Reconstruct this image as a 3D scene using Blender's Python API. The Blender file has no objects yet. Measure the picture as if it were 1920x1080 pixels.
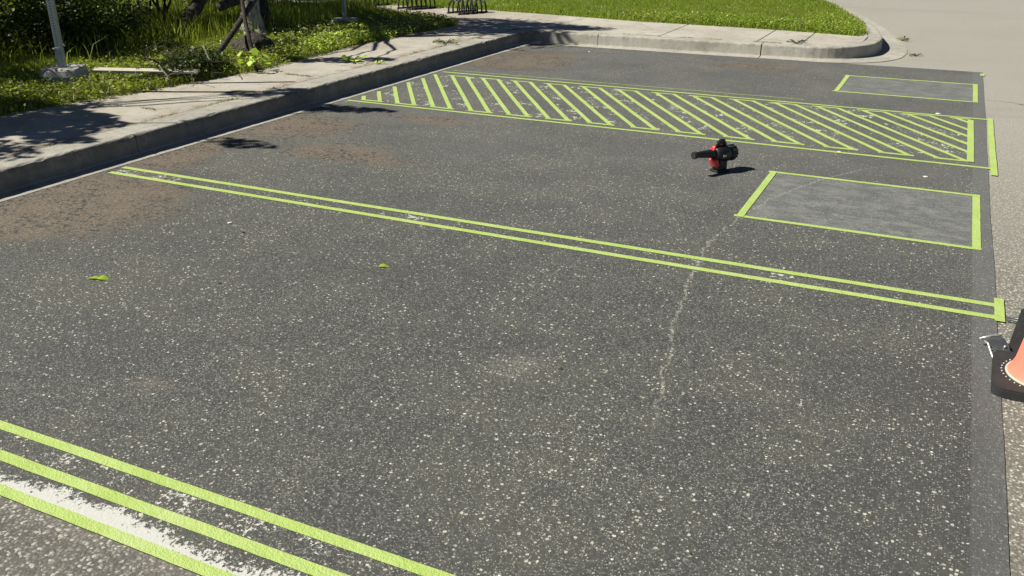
import bpy, bmesh, math, random
import numpy as np
from mathutils import Vector, Matrix

random.seed(7); rng = np.random.default_rng(11)
R = math.radians
scene = bpy.context.scene
C = scene.collection

# ------------------------------------------------------------------ camera
cam_d = bpy.data.cameras.new('camera'); cam = bpy.data.objects.new('camera', cam_d); C.objects.link(cam)
cam_d.sensor_width = 36; cam_d.lens = 36 * 1659 / 1920; cam_d.clip_start = 0.05; cam_d.clip_end = 3000
cam.location = (0, 0, 1.7); cam.rotation_euler = (R(90 - 23.023), 0, R(25.66))
scene.camera = cam
# ------------------------------------------------------------------ world, sun, exposure
SH = (0.80, 0.47)                       # shadow offset per metre of height
w = bpy.data.worlds.new('World'); scene.world = w; w.use_nodes = True
nt = w.node_tree; nt.nodes.clear()
sky = nt.nodes.new('ShaderNodeTexSky'); sky.sky_type = 'NISHITA'; sky.sun_disc = False
elev = math.atan(1 / math.hypot(*SH)); sky.sun_elevation = elev
sky.sun_rotation = math.atan2(-SH[0], -SH[1]) % (2 * math.pi)
sky.air_density = 0.55; sky.dust_density = 0.5; sky.altitude = 3000
bg = nt.nodes.new('ShaderNodeBackground'); bg.inputs[1].default_value = 0.05
wo = nt.nodes.new('ShaderNodeOutputWorld')
nt.links.new(sky.outputs[0], bg.inputs[0]); nt.links.new(bg.outputs[0], wo.inputs[0])
sl = bpy.data.lights.new('sun', 'SUN'); sl.energy = 5.0; sl.angle = R(0.53); sl.color = (1.0, 0.97, 0.87)
so = bpy.data.objects.new('sun', sl); C.objects.link(so); so.location = (-20, -12, 25)
so.rotation_euler = Vector((SH[0], SH[1], -1)).to_track_quat('-Z', 'Y').to_euler()
scene.view_settings.view_transform = 'Standard'; scene.view_settings.look = 'None'
scene.view_settings.gamma = 1; scene.view_settings.exposure = 0.46
scene.view_settings.use_curve_mapping = False
scene.render.engine = 'CYCLES'

# ------------------------------------------------------------------ node helpers
class N:
    def __init__(s, name):
        s.m = bpy.data.materials.new(name); s.m.use_nodes = True; s.t = s.m.node_tree
        s.t.nodes.clear(); s.out = s.n('ShaderNodeOutputMaterial')
        s.pos = s.n('ShaderNodeNewGeometry').outputs['Position']
    def n(s, t, **kw):
        x = s.t.nodes.new(t)
        for k, v in kw.items(): setattr(x, k, v)
        return x
    def inp(s, sock, v):
        if v is None: return
        if hasattr(v, 'is_linked') or isinstance(v, bpy.types.NodeSocket): s.t.links.new(v, sock)
        else:
            if isinstance(v, (tuple, list)) and len(v) == 3 and sock.type == 'RGBA': v = (*v, 1)
            sock.default_value = v
    def math(s, op, a, b=None, c=None, clamp=False):
        x = s.n('ShaderNodeMath', operation=op, use_clamp=clamp); s.inp(x.inputs[0], a)
        if b is not None: s.inp(x.inputs[1], b)
        if c is not None: s.inp(x.inputs[2], c)
        return x.outputs[0]
    def noise(s, scale, detail=3, rough=.55, vec=None, dist=0):
        x = s.n('ShaderNodeTexNoise'); s.inp(x.inputs['Vector'], vec if vec is not None else s.pos)
        x.inputs['Scale'].default_value = scale; x.inputs['Detail'].default_value = detail
        x.inputs['Roughness'].default_value = rough; x.inputs['Distortion'].default_value = dist
        return x.outputs['Fac']
    def noisec(s, scale, detail=2):
        x = s.n('ShaderNodeTexNoise'); s.inp(x.inputs['Vector'], s.pos)
        x.inputs['Scale'].default_value = scale; x.inputs['Detail'].default_value = detail
        return x.outputs['Color']
    def vor(s, scale, vec=None, feature='F1'):
        x = s.n('ShaderNodeTexVoronoi', feature=feature); s.inp(x.inputs['Vector'], vec if vec is not None else s.pos)
        x.inputs['Scale'].default_value = scale; return x
    def mr(s, v, a, b, c=0., d=1., smooth=True):
        x = s.n('ShaderNodeMapRange'); x.clamp = True
        if smooth: x.interpolation_type = 'SMOOTHSTEP'
        for i, q in enumerate((v, a, b, c, d)): s.inp(x.inputs[i], q)
        return x.outputs[0]
    def mix(s, f, a, b, blend='MIX'):
        x = s.n('ShaderNodeMix', data_type='RGBA', blend_type=blend); s.inp(x.inputs[0], f)
        s.inp(x.inputs[6], a); s.inp(x.inputs[7], b); return x.outputs[2]
    def vmath(s, op, a, b=None, scale=None):
        x = s.n('ShaderNodeVectorMath', operation=op); s.inp(x.inputs[0], a)
        if b is not None: s.inp(x.inputs[1], b)
        if scale is not None: s.inp(x.inputs['Scale'], scale)
        return x.outputs[0]
    def warp(s, nscale, amt, vec=None):
        v = vec if vec is not None else s.pos
        c = s.vmath('SUBTRACT', s.noisec(nscale), (0.5, 0.5, 0.5))
        return s.vmath('ADD', v, s.vmath('SCALE', c, scale=amt))
    def xyz(s, vec=None):
        x = s.n('ShaderNodeSeparateXYZ'); s.inp(x.inputs[0], vec if vec is not None else s.pos); return x.outputs
    def blob(s, vec, cx, cy, rx, ry, soft=.5, rot=0):
        m = s.n('ShaderNodeMapping', vector_type='TEXTURE'); s.inp(m.inputs[0], vec)
        m.inputs['Location'].default_value = (cx, cy, 0); m.inputs['Rotation'].default_value = (0, 0, rot)
        m.inputs['Scale'].default_value = (rx, ry, 1e3)
        x = s.n('ShaderNodeVectorMath', operation='LENGTH'); s.t.links.new(m.outputs[0], x.inputs[0])
        return s.mr(x.outputs['Value'], 1.0, 1.0 - soft)
    def box(s, vec, x0, x1, y0, y1, e=.004):
        o = s.xyz(vec)
        f = s.math('MULTIPLY', s.mr(o[0], x0 - e, x0 + e), s.mr(o[0], x1 + e, x1 - e))
        g = s.math('MULTIPLY', s.mr(o[1], y0 - e, y0 + e), s.mr(o[1], y1 + e, y1 - e))
        return s.math('MULTIPLY', f, g)
    def bump(s, h, strength=.3, dist=.01, normal=None):
        x = s.n('ShaderNodeBump'); x.inputs['Strength'].default_value = strength
        x.inputs['Distance'].default_value = dist; s.inp(x.inputs['Height'], h)
        if normal is not None: s.inp(x.inputs['Normal'], normal)
        return x.outputs[0]
    def bsdf(s, col, rough=.8, normal=None, spec=.3, metallic=0., alpha=None, coat=0., trans=None):
        p = s.n('ShaderNodeBsdfPrincipled'); s.inp(p.inputs['Base Color'], col); s.inp(p.inputs['Roughness'], rough)
        s.inp(p.inputs['Specular IOR Level'], spec); s.inp(p.inputs['Metallic'], metallic)
        if alpha is not None: s.inp(p.inputs['Alpha'], alpha)
        if normal is not None: s.inp(p.inputs['Normal'], normal)
        if coat: p.inputs['Coat Weight'].default_value = coat
        if trans is not None:
            t = s.n('ShaderNodeBsdfTranslucent'); s.inp(t.inputs[0], trans[1])
            mx = s.n('ShaderNodeMixShader'); mx.inputs[0].default_value = trans[0]
            s.t.links.new(p.outputs[0], mx.inputs[1]); s.t.links.new(t.outputs[0], mx.inputs[2])
            s.t.links.new(mx.outputs[0], s.out.inputs[0])
        else: s.t.links.new(p.outputs[0], s.out.inputs[0])
        return s.m

# ------------------------------------------------------------------ materials
def mat_sealed():
    n = N('sealed_asphalt'); x, y, z = n.xyz()
    big = n.noise(0.55, 4, .6); mid = n.noise(3.2, 4, .6); fine = n.noise(210, 2, .6); med = n.noise(45, 3, .6)
    # packed stones: every cell its own grey, darker in the joints
    v0 = n.vor(118, n.warp(70, .008)); c0 = n.n('ShaderNodeSeparateColor'); n.t.links.new(v0.outputs['Color'], c0.inputs[0])
    stone = n.mix(n.math('POWER', c0.outputs[0], 1.8), (.038, .039, .039), (.165, .162, .144))
    stone = n.mix(n.mr(v0.outputs['Distance'], .35, .65, 0, .8), stone, (.030, .031, .031))
    base = n.mix(n.mr(big, .35, .65, .25, .5), stone, n.mix(mid, (.044, .046, .050), (.070, .069, .058)))
    base = n.mix(n.mr(fine, .3, .7, 0, .55), base, n.mix(1., base, (2.1, 2.1, 2.0), 'MULTIPLY'))
    base = n.mix(n.mr(med, .55, .75, 0, .4), base, (.027, .028, .029))
    base = n.mix(n.mr(mid, .45, .75, 0, .22), base, (.095, .092, .076))
    wv = n.warp(60, .010)
    dens = n.noise(1.25, 5, .72)
    # scuffed arc track with more exposed stone
    u = n.math('SUBTRACT', y, 4.6)
    u2 = n.math('MULTIPLY', u, u)
    cx = n.math('ADD', n.math('ADD', -1.0, n.math('MULTIPLY', u2, .11)), n.math('MULTIPLY', n.math('MULTIPLY', u2, u), .018))
    cx = n.math('ADD', cx, n.math('ADD', n.math('MULTIPLY', n.math('SUBTRACT', n.noise(3.5, 2), .5), .12), n.math('MULTIPLY', n.math('SUBTRACT', n.noise(11, 4, .7), .5), .07)))
    tr = n.math('ABSOLUTE', n.math('SUBTRACT', x, cx))
    ty = n.math('MULTIPLY', n.mr(y, 2.55, 2.95), n.mr(y, 7.0, 6.6))
    track = n.math('MULTIPLY', n.mr(n.math('ADD', tr, n.math('MULTIPLY', n.noise(40, 3, .7), .012)), .018, .008), ty)
    # chips
    v1 = n.vor(70, wv); c1 = n.n('ShaderNodeSeparateColor'); n.t.links.new(v1.outputs['Color'], c1.inputs[0])
    thr = n.mr(dens, .38, .60, .94, .50)
    base = n.mix(n.mr(dens, .44, .62, 0, .42), base, (.102, .100, .080))
    base = n.mix(n.mr(n.noise(.8, 3, .6, n.warp(.7, 1.2)), .52, .64, 0, .28), base, (.046, .049, .055))
    thr = n.math('ADD', thr, n.mr(y, 3.0, 9.0, 0., .05))
    thr = n.math('SUBTRACT', thr, n.math('MULTIPLY', track, .48))
    thr = n.math('SUBTRACT', thr, n.math('MULTIPLY', n.blob(n.warp(3, .2), -.75, 2.45, .55, .7, .8), .12))
    on1 = n.math('GREATER_THAN', c1.outputs[0], thr)
    r1 = n.math('ADD', n.math('MULTIPLY', n.math('POWER', c1.outputs[1], 2.), .40), .15)
    d1 = n.math('MULTIPLY', on1, n.mr(v1.outputs['Distance'], r1, n.math('MULTIPLY', r1, .65)))
    v2 = n.vor(135, n.warp(90, .006)); c2 = n.n('ShaderNodeSeparateColor'); n.t.links.new(v2.outputs['Color'], c2.inputs[0])
    on2 = n.math('GREATER_THAN', c2.outputs[0], n.mr(n.noise(1.6, 3), .3, .7, .80, .52))
    d2 = n.math('MULTIPLY', on2, n.mr(v2.outputs['Distance'], .42, .22))
    col1 = n.mix(c1.outputs[2], (.30, .29, .25), (.76, .72, .61))
    col2 = n.mix(c2.outputs[2], (.12, .118, .108), (.46, .43, .36))
    # rectangles of smoother blue-grey wear
    bx = n.math('MAXIMUM', n.box(n.warp(20, .01), -.945, .31, 5.19, 6.29), n.box(n.warp(20, .01), -.945, .31, 9.7, 10.74))
    band = n.math('MULTIPLY', n.mr(n.xyz(n.warp(30, .008))[0], .301, .306), n.mr(mid, .2, .5, .75, 1.))
    calm = n.math('MAXIMUM', n.math('MULTIPLY', bx, .62), n.math('MULTIPLY', band, .6))
    d1 = n.math('MULTIPLY', d1, n.math('SUBTRACT', 1., calm))
    d2 = n.math('MULTIPLY', d2, n.math('SUBTRACT', 1., n.math('MULTIPLY', calm, .6)))
    streak = n.n('ShaderNodeMapping'); n.t.links.new(n.pos, streak.inputs[0]); streak.inputs['Scale'].default_value = (1.5, 2.6, 1)
    bxc = n.mix(n.mr(n.noise(3.5, 8, .8, streak.outputs[0]), .42, .60), (.058, .069, .078), (.200, .205, .195))
    bxc = n.mix(n.mr(n.noise(170, 3, .8), .4, .62, 0, .6), bxc, (.26, .26, .235))
    base = n.mix(n.math('MULTIPLY', bx, n.mr(n.noise(8, 5, .75), .3, .6, .55, .85)), base, bxc)
    base = n.mix(n.math('MULTIPLY', band, .55), base, n.mix(n.mr(fine, .3, .7), (.115, .118, .12), (.165, .165, .160)))
    # darker second coat beside the strip, sooty band ends
    base = n.mix(n.math('MULTIPLY', n.blob(n.warp(1.5, .5), .15, 2.5, .28, 2.4, .5), .35), base, (.055, .056, .056))
    base = n.mix(n.math('MULTIPLY', n.math('MULTIPLY', track, n.mr(n.noise(55, 3, .7), .43, .59)), .60), base, (.42, .395, .33))
    base = n.mix(n.math('MULTIPLY', n.math('MULTIPLY', n.blob(n.warp(9, .35), -1.374, 2.87, .17, .2, .95), n.mr(n.noise(75, 4, .8), .46, .56)), .45), base, (.30, .28, .24))
    base = n.mix(n.math('MULTIPLY', n.math('MULTIPLY', n.blob(n.warp(6, .15), -2.57, 2.12, .14, .06, .9), n.mr(n.noise(60, 4, .8), .44, .56)), .5), base, (.21, .17, .12))
    base = n.mix(d2, base, col2); base = n.mix(d1, base, col1)
    # far part of the lot lightened in colour, standing in for glancing reflection
    base = n.mix(n.math('MULTIPLY', n.mr(y, 3.2, 7.5, 0, .32), n.mr(n.noise(1.4, 4, .6), .3, .75, .4, 1.)), base, (.195, .19, .175))
    # brown washed-in soil along the kerb
    wb = n.warp(2.2, .5)
    br = n.blob(wb, -4.85, 3.6, 1.05, 1.0, .55)
    for a in ((-4.95, 6.0, 1.0, .75, .8), (-4.0, 5.4, .9, .4, .8), (-4.85, 10.2, 1.15, 1.1, .6), (-5.1, 4.9, .5, 1.1, .8), (-2.1, 10.9, .9, .35, .8),
              (-4.1, 6.7, .8, .25, .8)):
        br = n.math('MAXIMUM', br, n.blob(wb, *a))
    br = n.math('MULTIPLY', n.math('POWER', br, .7), n.mr(n.math('ADD', n.math('MULTIPLY', n.noise(42, 6, .85), .8), n.math('MULTIPLY', br, .30)), .47, .62, .10, 1.))
    dust = n.mix(n.mr(n.noise(70, 3, .7), .35, .65), (.085, .066, .048), (.225, .178, .132))
    base = n.mix(n.math('MULTIPLY', br, .78), base, dust)
    # little crumbs of black tar in the soil
    cr = n.math('MULTIPLY', n.math('MULTIPLY', n.math('LESS_THAN', n.noise(24, 4, .8), .455), n.mr(n.noise(3.1, 2), .44, .52)), n.math('GREATER_THAN', br, .2))
    base = n.mix(n.math('MULTIPLY', cr, .85), base, (.03, .033, .034))
    # grey grit by the rear kerb
    base = n.mix(n.math('MULTIPLY', n.math('GREATER_THAN', n.noise(30, 3, .7), .63), n.blob(wb, -4.0, 11.35, 1.0, .25, .8)), base, (.5, .45, .38))
    h = n.math('ADD', n.math('MULTIPLY', fine, .5), n.math('ADD', n.math('MULTIPLY', med, .9), n.math('MULTIPLY', d1, .35)))
    return n.bsdf(base, n.mr(fine, .2, .8, .62, .9), n.bump(h, .7, .007), .35)

def mat_oldroad():
    n = N('old_asphalt'); x, y, z = n.xyz()
    v = n.vor(104, n.warp(60, .009)); c = n.n('ShaderNodeSeparateColor'); n.t.links.new(v.outputs['Color'], c.inputs[0])
    base = n.mix(n.math('POWER', c.outputs[0], 1.3), (.10, .088, .072), (.42, .385, .325))
    base = n.mix(n.math('GREATER_THAN', c.outputs[1], .80), base, (.68, .65, .57))
    base = n.mix(n.mr(v.outputs['Distance'], .30, .60, 0, .85), base, (.085, .078, .066))
    lt = n.mix(n.mr(n.noise(110, 4, .7), .38, .62), (.235, .222, .192), (.46, .44, .385))
    lt = n.mix(n.mr(n.noise(36, 5, .8), .5, .68, 0, .4), lt, (.24, .225, .195))
    base = n.mix(n.mr(y, 3.0, 9.0, .15, .85), base, lt)
    nr = n.mr(y, 1.5, 1.3)          # greyer, duller coat in the foreground
    near = n.mix(n.math('POWER', c.outputs[2], 1.7), (.055, .056, .052), (.27, .265, .235))
    near = n.mix(n.mr(v.outputs['Distance'], .3, .6, 0, .7), near, (.045, .045, .042))
    near = n.mix(n.math('GREATER_THAN', c.outputs[1], .90), near, (.42, .40, .35))
    base = n.mix(n.math('MULTIPLY', nr, .85), base, near)
    base = n.mix(n.mr(n.noise(.5, 5, .65), .4, .7, 0, .30), base, (.27, .245, .21))
    m = n.n('ShaderNodeMapping'); n.t.links.new(n.pos, m.inputs[0]); m.inputs['Rotation'].default_value = (0, 0, -.5); m.inputs['Scale'].default_value = (.18, 1.7, 1)
    base = n.mix(n.mr(n.noise(.9, 4, .6, m.outputs[0]), .5, .72, 0, .28), base, (.24, .225, .20))
    # one wandering crack across the road
    cy = n.math('ADD', n.math('MULTIPLY', x, -.30), n.math('ADD', 9.75, n.math('MULTIPLY', n.noise(2.2, 4, .6), .5)))
    ck = n.math('MULTIPLY', n.mr(n.math('ABSOLUTE', n.math('SUBTRACT', y, cy)), .022, .006), n.mr(x, .40, .45))
    base = n.mix(n.math('MULTIPLY', ck, .8), base, (.10, .085, .07))
    h = n.math('ADD', n.math('MULTIPLY', v.outputs['Distance'], -1.), n.math('MULTIPLY', n.noise(200, 2), .4))
    return n.bsdf(base, .9, n.bump(h, .45, .005), .2)

def mat_concrete(name, a, b, dirt=(.20, .165, .12), worn=.3, far=False):
    n = N(name)
    col = n.mix(n.mr(n.noise(1.3, 5, .6), .3, .7), a, b)
    col = n.mix(n.mr(n.noise(160, 2, .6), .3, .75, 0, .55), col, n.mix(1., col, (.62, .60, .56), 'MULTIPLY'))
    col = n.mix(n.mr(n.noise(5.5, 6, .72), .5, .72, 0, worn), col, dirt)
    col = n.mix(n.mr(n.noise(22, 5, .8), .62, .72, 0, worn), col, (.11, .10, .085))
    if not far and worn > .5:
        xx = n.xyz(n.warp(4, .12))
        jn = n.math('MULTIPLY', n.mr(n.math('ABSOLUTE', n.math('ADD', xx[0], 5.72)), .16, .0), n.mr(xx[1], 11.6, 11.2))
        col = n.mix(n.math('MULTIPLY', jn, n.mr(n.noise(8, 5, .8), .38, .6, 0, .8)), col, (.25, .195, .145))
        col = n.mix(n.math('MULTIPLY', n.mr(xx[0], -5.9, -6.7), n.mr(n.noise(3, 6, .8), .42, .6, .1, .7)), col, (.30, .245, .19))
    if far:      # weather streaks, tyre rubs, pitting, and shade painted into the left kerb face
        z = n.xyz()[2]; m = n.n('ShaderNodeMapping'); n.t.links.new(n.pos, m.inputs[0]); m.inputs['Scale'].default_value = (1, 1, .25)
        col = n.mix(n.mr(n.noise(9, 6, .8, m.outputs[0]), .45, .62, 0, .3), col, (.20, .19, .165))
        lf = n.math('MULTIPLY', n.mr(n.xyz()[0], -5.1, -5.3), n.mr(z, .014, .03)); col = n.mix(n.math('MULTIPLY', lf, n.mr(n.noise(7, 5, .75), .3, .6, .35, .75)), col, n.mix(n.mr(z, .150, .158), (.155, .150, .13), col))  # left kerb face darkened in colour to deepen its shade
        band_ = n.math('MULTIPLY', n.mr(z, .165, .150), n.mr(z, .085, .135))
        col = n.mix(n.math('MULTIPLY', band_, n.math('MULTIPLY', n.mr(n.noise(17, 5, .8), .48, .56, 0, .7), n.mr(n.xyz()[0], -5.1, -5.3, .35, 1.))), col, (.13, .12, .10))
        col = n.mix(n.mr(n.noise(45, 5, .85), .60, .66, 0, .6), col, (.10, .095, .08))
    h = n.math('ADD', n.noise(150, 3, .7), n.math('MULTIPLY', n.noise(14, 5, .7), 1.2))
    return n.bsdf(col, .9, n.bump(h, .6, .008), .2)

def mat_tape():
    n = N('lime_masking_tape')
    col = n.mix(n.mr(n.noise(5, 5, .7), .32, .68), (.40, .53, .125), (.46, .575, .185))
    col = n.mix(n.mr(n.noise(130, 4, .8), .55, .75, 0, .4), col, (.34, .45, .11))
    col = n.mix(n.mr(n.noise(38, 6, .85), .64, .70, 0, .55), col, (.25, .26, .17))
    col = n.mix(n.mr(n.noise(2.3, 3), .55, .75, 0, .5), col, (.52, .60, .28))
    h = n.math('ADD', n.math('MULTIPLY', n.noise(115, 3, .8), 1.3), n.math('MULTIPLY', n.noise(22, 4, .7), 1.5))
    return n.bsdf(col, .55, n.bump(h, .8, .005), .4)

def mat_paint(name, thr, col=(.78, .77, .72), sc=55):
    n = N(name); f = n.math('ADD', n.math('MULTIPLY', n.noise(sc, 4, .75, n.warp(20, .02)), .6), n.math('MULTIPLY', n.noise(6, 3, .6), .4))
    a = n.mr(f, thr, thr + .02, 0, 1)
    c = n.mix(n.noise(160, 2), tuple(q * .8 for q in col), col)
    return n.bsdf(c, .8, n.bump(n.noise(120, 3), .3, .004), .3, alpha=a)

def mat_edgepaint():                       # old white line: solid by the tape, breaking up towards the lot
    n = N('flaking_white_paint'); x, y, z = n.xyz(n.warp(14, .03))
    t = n.mr(y, 1.432, 1.520, .39, .63, smooth=False)
    f = n.math('ADD', n.math('MULTIPLY', n.noise(60, 4, .75, n.warp(25, .02)), .75), n.math('MULTIPLY', n.noise(7, 3, .6), .25))
    t = n.math('ADD', t, n.mr(n.noise(2.6, 2), .35, .7, -.10, .07))
    a = n.mr(n.math('SUBTRACT', f, t), 0, .02)
    c = n.mix(n.noise(160, 2), (.46, .46, .42), (.60, .59, .545))
    return n.bsdf(c, .8, n.bump(n.noise(120, 3), .4, .004), .3, alpha=a)

def mat_leaf(name, a, b, tr=.35, rough=.5, spec=.4):
    n = N(name); at = n.n('ShaderNodeAttribute', attribute_name='rnd'); r = at.outputs['Fac']
    col = n.mix(r, a, b)
    col = n.mix(n.mr(n.noise(1.5, 3), .35, .65, 0, .4), col, n.mix(1., col, (.75, .85, .7), 'MULTIPLY'))
    if name == 'lawn_grass':
        col = n.mix(n.mr(n.noise(2.2, 5, .75), .5, .66, 0, .55), col, (.36, .34, .12)); col = n.mix(n.mr(n.noise(6, 4, .7), .55, .68, 0, .5), col, (.10, .15, .02))
    return n.bsdf(col, rough, None, spec, trans=(tr, n.mix(1., col, (1.3, 1.35, .6), 'MULTIPLY')))

def mat_plain(name, col, rough=.6, spec=.4, var=.25, sc=40, metallic=0., coat=0., bump=.2):
    n = N(name); d = tuple(c * (1 - var) for c in col)
    f = n.math('ADD', n.math('MULTIPLY', n.noise(sc, 4, .65), .6), n.math('MULTIPLY', n.noise(sc * 6, 2), .4))
    return n.bsdf(n.mix(n.mr(f, .3, .7), d, col), n.mr(f, .2, .8, max(.05, rough - .12), min(1, rough + .1)), n.bump(n.noise(sc * 3, 3), bump, .003), spec, metallic, coat=coat)

def mat_bark(name, a, b, sc=9):
    n = N(name); m = n.n('ShaderNodeMapping'); n.t.links.new(n.pos, m.inputs[0]); m.inputs['Scale'].default_value = (1, 1, .28)
    f = n.noise(sc * 2.2, 5, .75, m.outputs[0], dist=.6)
    col = n.mix(n.mr(f, .35, .62), a, b)
    col = n.mix(n.mr(n.noise(sc * 9, 3, .7), .5, .75, 0, .5), col, n.mix(1., col, (.55, .5, .45), 'MULTIPLY'))
    return n.bsdf(col, .9, n.bump(f, 1., .03), .2)

def mat_soil():
    n = N('soil_and_turf'); f = n.noise(9, 5, .7)
    col = n.mix(n.mr(f, .35, .65), (.035, .045, .014), (.085, .095, .030))
    col = n.mix(n.mr(n.noise(40, 4, .75), .5, .7, 0, .8), col, (.10, .078, .048))
    return n.bsdf(col, .95, n.bump(n.noise(60, 4, .7), .8, .02), .1)

M = dict(seal=mat_sealed(), road=mat_oldroad(), tape=mat_tape(), soil=mat_soil(), edge=mat_edgepaint(),
    walk=mat_concrete('walk_concrete', (.42, .385, .33), (.53, .50, .43), worn=.55),
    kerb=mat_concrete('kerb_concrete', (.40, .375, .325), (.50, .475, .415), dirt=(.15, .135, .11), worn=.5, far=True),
    footing=mat_concrete('footing_concrete', (.42, .40, .37), (.52, .50, .46), worn=.2),
    fleck=mat_paint('worn_white_flecks', .545, (.62, .60, .54), 70), fleck2=mat_paint('sparse_white_flecks', .60, (.62, .62, .52), 60),
    grass=mat_leaf('lawn_grass', (.17, .235, .030), (.38, .46, .065), .4), weed=mat_leaf('verge_grass', (.105, .140, .018), (.40, .45, .075), .42),
    straw=mat_leaf('dry_grass', (.20, .19, .07), (.40, .36, .20), .25),
    dark=mat_leaf('dark_foliage', (.034, .056, .010), (.120, .155, .028), .34), mid=mat_leaf('mid_foliage', (.075, .110, .016), (.22, .26, .045), .38),
    lime=mat_leaf('lime_leaf', (.42, .58, .05), (.62, .78, .16), .35), flower=mat_leaf('clover_flower', (.62, .66, .40), (.80, .80, .62), .2),
    bark=mat_bark('grey_bark', (.14, .12, .10), (.50, .46, .41)), dbark=mat_bark('dark_bark', (.030, .025, .02), (.10, .085, .07)),
    twig=mat_bark('pale_dead_wood', (.20, .17, .13), (.42, .37, .30), 25), steel=mat_plain('galvanised_steel', (.42, .46, .47), .45, .5, .3, 12, .55),
    hole=mat_plain('hole_dark', (.03, .03, .03), .9), black=mat_plain('black_plastic', (.018, .019, .020), .45, .45, .3, 30),
    rubber=mat_plain('black_rubber', (.040, .040, .040), .72, .35, .35, 18), red=mat_plain('red_plastic', (.75, .055, .050), .4, .5, .15, 20, coat=.2),
    orange=mat_plain('faded_orange_plastic', (1.0, .235, .155), .5, .4, .08, 14), pale=mat_plain('pale_plastic', (.60, .53, .42), .6, .3, .2, 40),
    grey=mat_plain('grey_metal', (.20, .21, .21), .4, .5, .3, 25, .7), bright=mat_plain('bright_metal', (.68, .66, .62), .35, .5, .2, 25, .6),
    rackm=mat_plain('black_rack_paint', (.018, .024, .016), .4, .5, .4, 20), plank=mat_plain('pale_plank', (.60, .56, .44), .8, .2, .25, 12),
    bag=mat_plain('dark_bin_plastic', (.014, .015, .015), .8, .25, .4, 10), whitebit=mat_plain('white_crumb', (.75, .73, .66), .8),
    label=mat_plain('white_sticker', (.70, .70, .62), .6))

# ------------------------------------------------------------------ geometry helpers
def tag(o, label=None, cat=None, group=None, kind=None):
    for k, v in (('label', label), ('category', cat), ('group', group), ('kind', kind)):
        if v: o[k] = v
    return o
def link(o, parent=None):
    C.objects.link(o)
    if parent is not None: o.parent = parent
    return o
def empty(name, loc=(0, 0, 0), rz=0, **kw):
    o = bpy.data.objects.new(name, None); o.empty_display_size = .1; o.location = loc; o.rotation_euler = (0, 0, rz)
    link(o); return tag(o, **kw)
def smooth(me, on=True):
    me.polygons.foreach_set('use_smooth', [on] * len(me.polygons))
def obj(name, bm, mat, parent=None, sm=False):
    me = bpy.data.meshes.new(name); bmesh.ops.recalc_face_normals(bm, faces=bm.faces); bm.to_mesh(me); bm.free()
    me.materials.append(M[mat])
    if sm: smooth(me)
    return link(bpy.data.objects.new(name, me), parent)
def npmesh(name, V, F, mat, parent=None, rnd=None, sm=False):
    V = np.asarray(V, np.float32); F = np.asarray(F, np.int32); me = bpy.data.meshes.new(name); k = F.shape[1]
    me.vertices.add(len(V)); me.vertices.foreach_set('co', V.ravel())
    me.loops.add(F.size); me.loops.foreach_set('vertex_index', F.ravel())
    me.polygons.add(len(F)); me.polygons.foreach_set('loop_start', np.arange(0, F.size, k, dtype=np.int32))
    me.update(calc_edges=True)
    if rnd is not None:
        a = me.attributes.new('rnd', 'FLOAT', 'FACE'); a.data.foreach_set('value', np.asarray(rnd, np.float32))
    me.materials.append(M[mat])
    if sm: smooth(me)
    return link(bpy.data.objects.new(name, me), parent)
def box(bm, cx, cy, cz, sx, sy, sz, rz=0, bev=0, mat=None):
    r = bmesh.ops.create_cube(bm, size=1)['verts']
    bmesh.ops.scale(bm, vec=(sx, sy, sz), verts=r)
    if bev:
        ed = list({e for v in r for e in v.link_edges})
        o = bmesh.ops.bevel(bm, geom=ed, offset=bev, segments=2, affect='EDGES', profile=.5); r = list({v for f in o['faces'] for v in f.verts} | {v for v in r if v.is_valid})
    if mat is not None: bmesh.ops.transform(bm, matrix=mat, verts=r)
    if rz: bmesh.ops.rotate(bm, cent=(0, 0, 0), matrix=Matrix.Rotation(rz, 3, 'Z'), verts=r)
    bmesh.ops.translate(bm, vec=(cx, cy, cz), verts=r); return r
def tube(bm, pts, rad, seg=10, cap=True, sq=None):
    pts = [Vector(p) for p in pts]; rings = []
    up = Vector((0, 0, 1))
    for i, p in enumerate(pts):
        t = (pts[min(i + 1, len(pts) - 1)] - pts[max(i - 1, 0)]).normalized()
        a = t.cross(up if abs(t.z) < .95 else Vector((1, 0, 0))).normalized(); b = t.cross(a).normalized()
        r = rad if not isinstance(rad, (list, tuple)) else rad[i] if len(rad) == len(pts) else np.interp(i / (len(pts) - 1), np.linspace(0, 1, len(rad)), [q if not isinstance(q, tuple) else q[0] for q in rad])
        ring = []
        for k in range(seg):
            an = 2 * math.pi * k / seg
            q = r if not isinstance(r, tuple) else None
            ra, rb = (r, r) if q is not None else r
            ring.append(bm.verts.new(p + a * math.cos(an) * ra + b * math.sin(an) * rb))
        rings.append(ring)
    for i in range(len(rings) - 1):
        for k in range(seg):
            bm.faces.new((rings[i][k], rings[i][(k + 1) % seg], rings[i + 1][(k + 1) % seg], rings[i + 1][k]))
    if cap: bm.faces.new(rings[0][::-1]); bm.faces.new(rings[-1])
def wob(pts, a, sub=6, seed=0):
    rr = random.Random(seed); out = []
    for i in range(len(pts) - 1):
        p, q = Vector(pts[i]), Vector(pts[i + 1])
        for k in range(sub):
            t = k / sub; out.append(p.lerp(q, t) + Vector((rr.uniform(-a, a), rr.uniform(-a, a), rr.uniform(-a, a))) * (0 if i == 0 and k == 0 else 1))
    out.append(Vector(pts[-1])); return out
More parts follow.
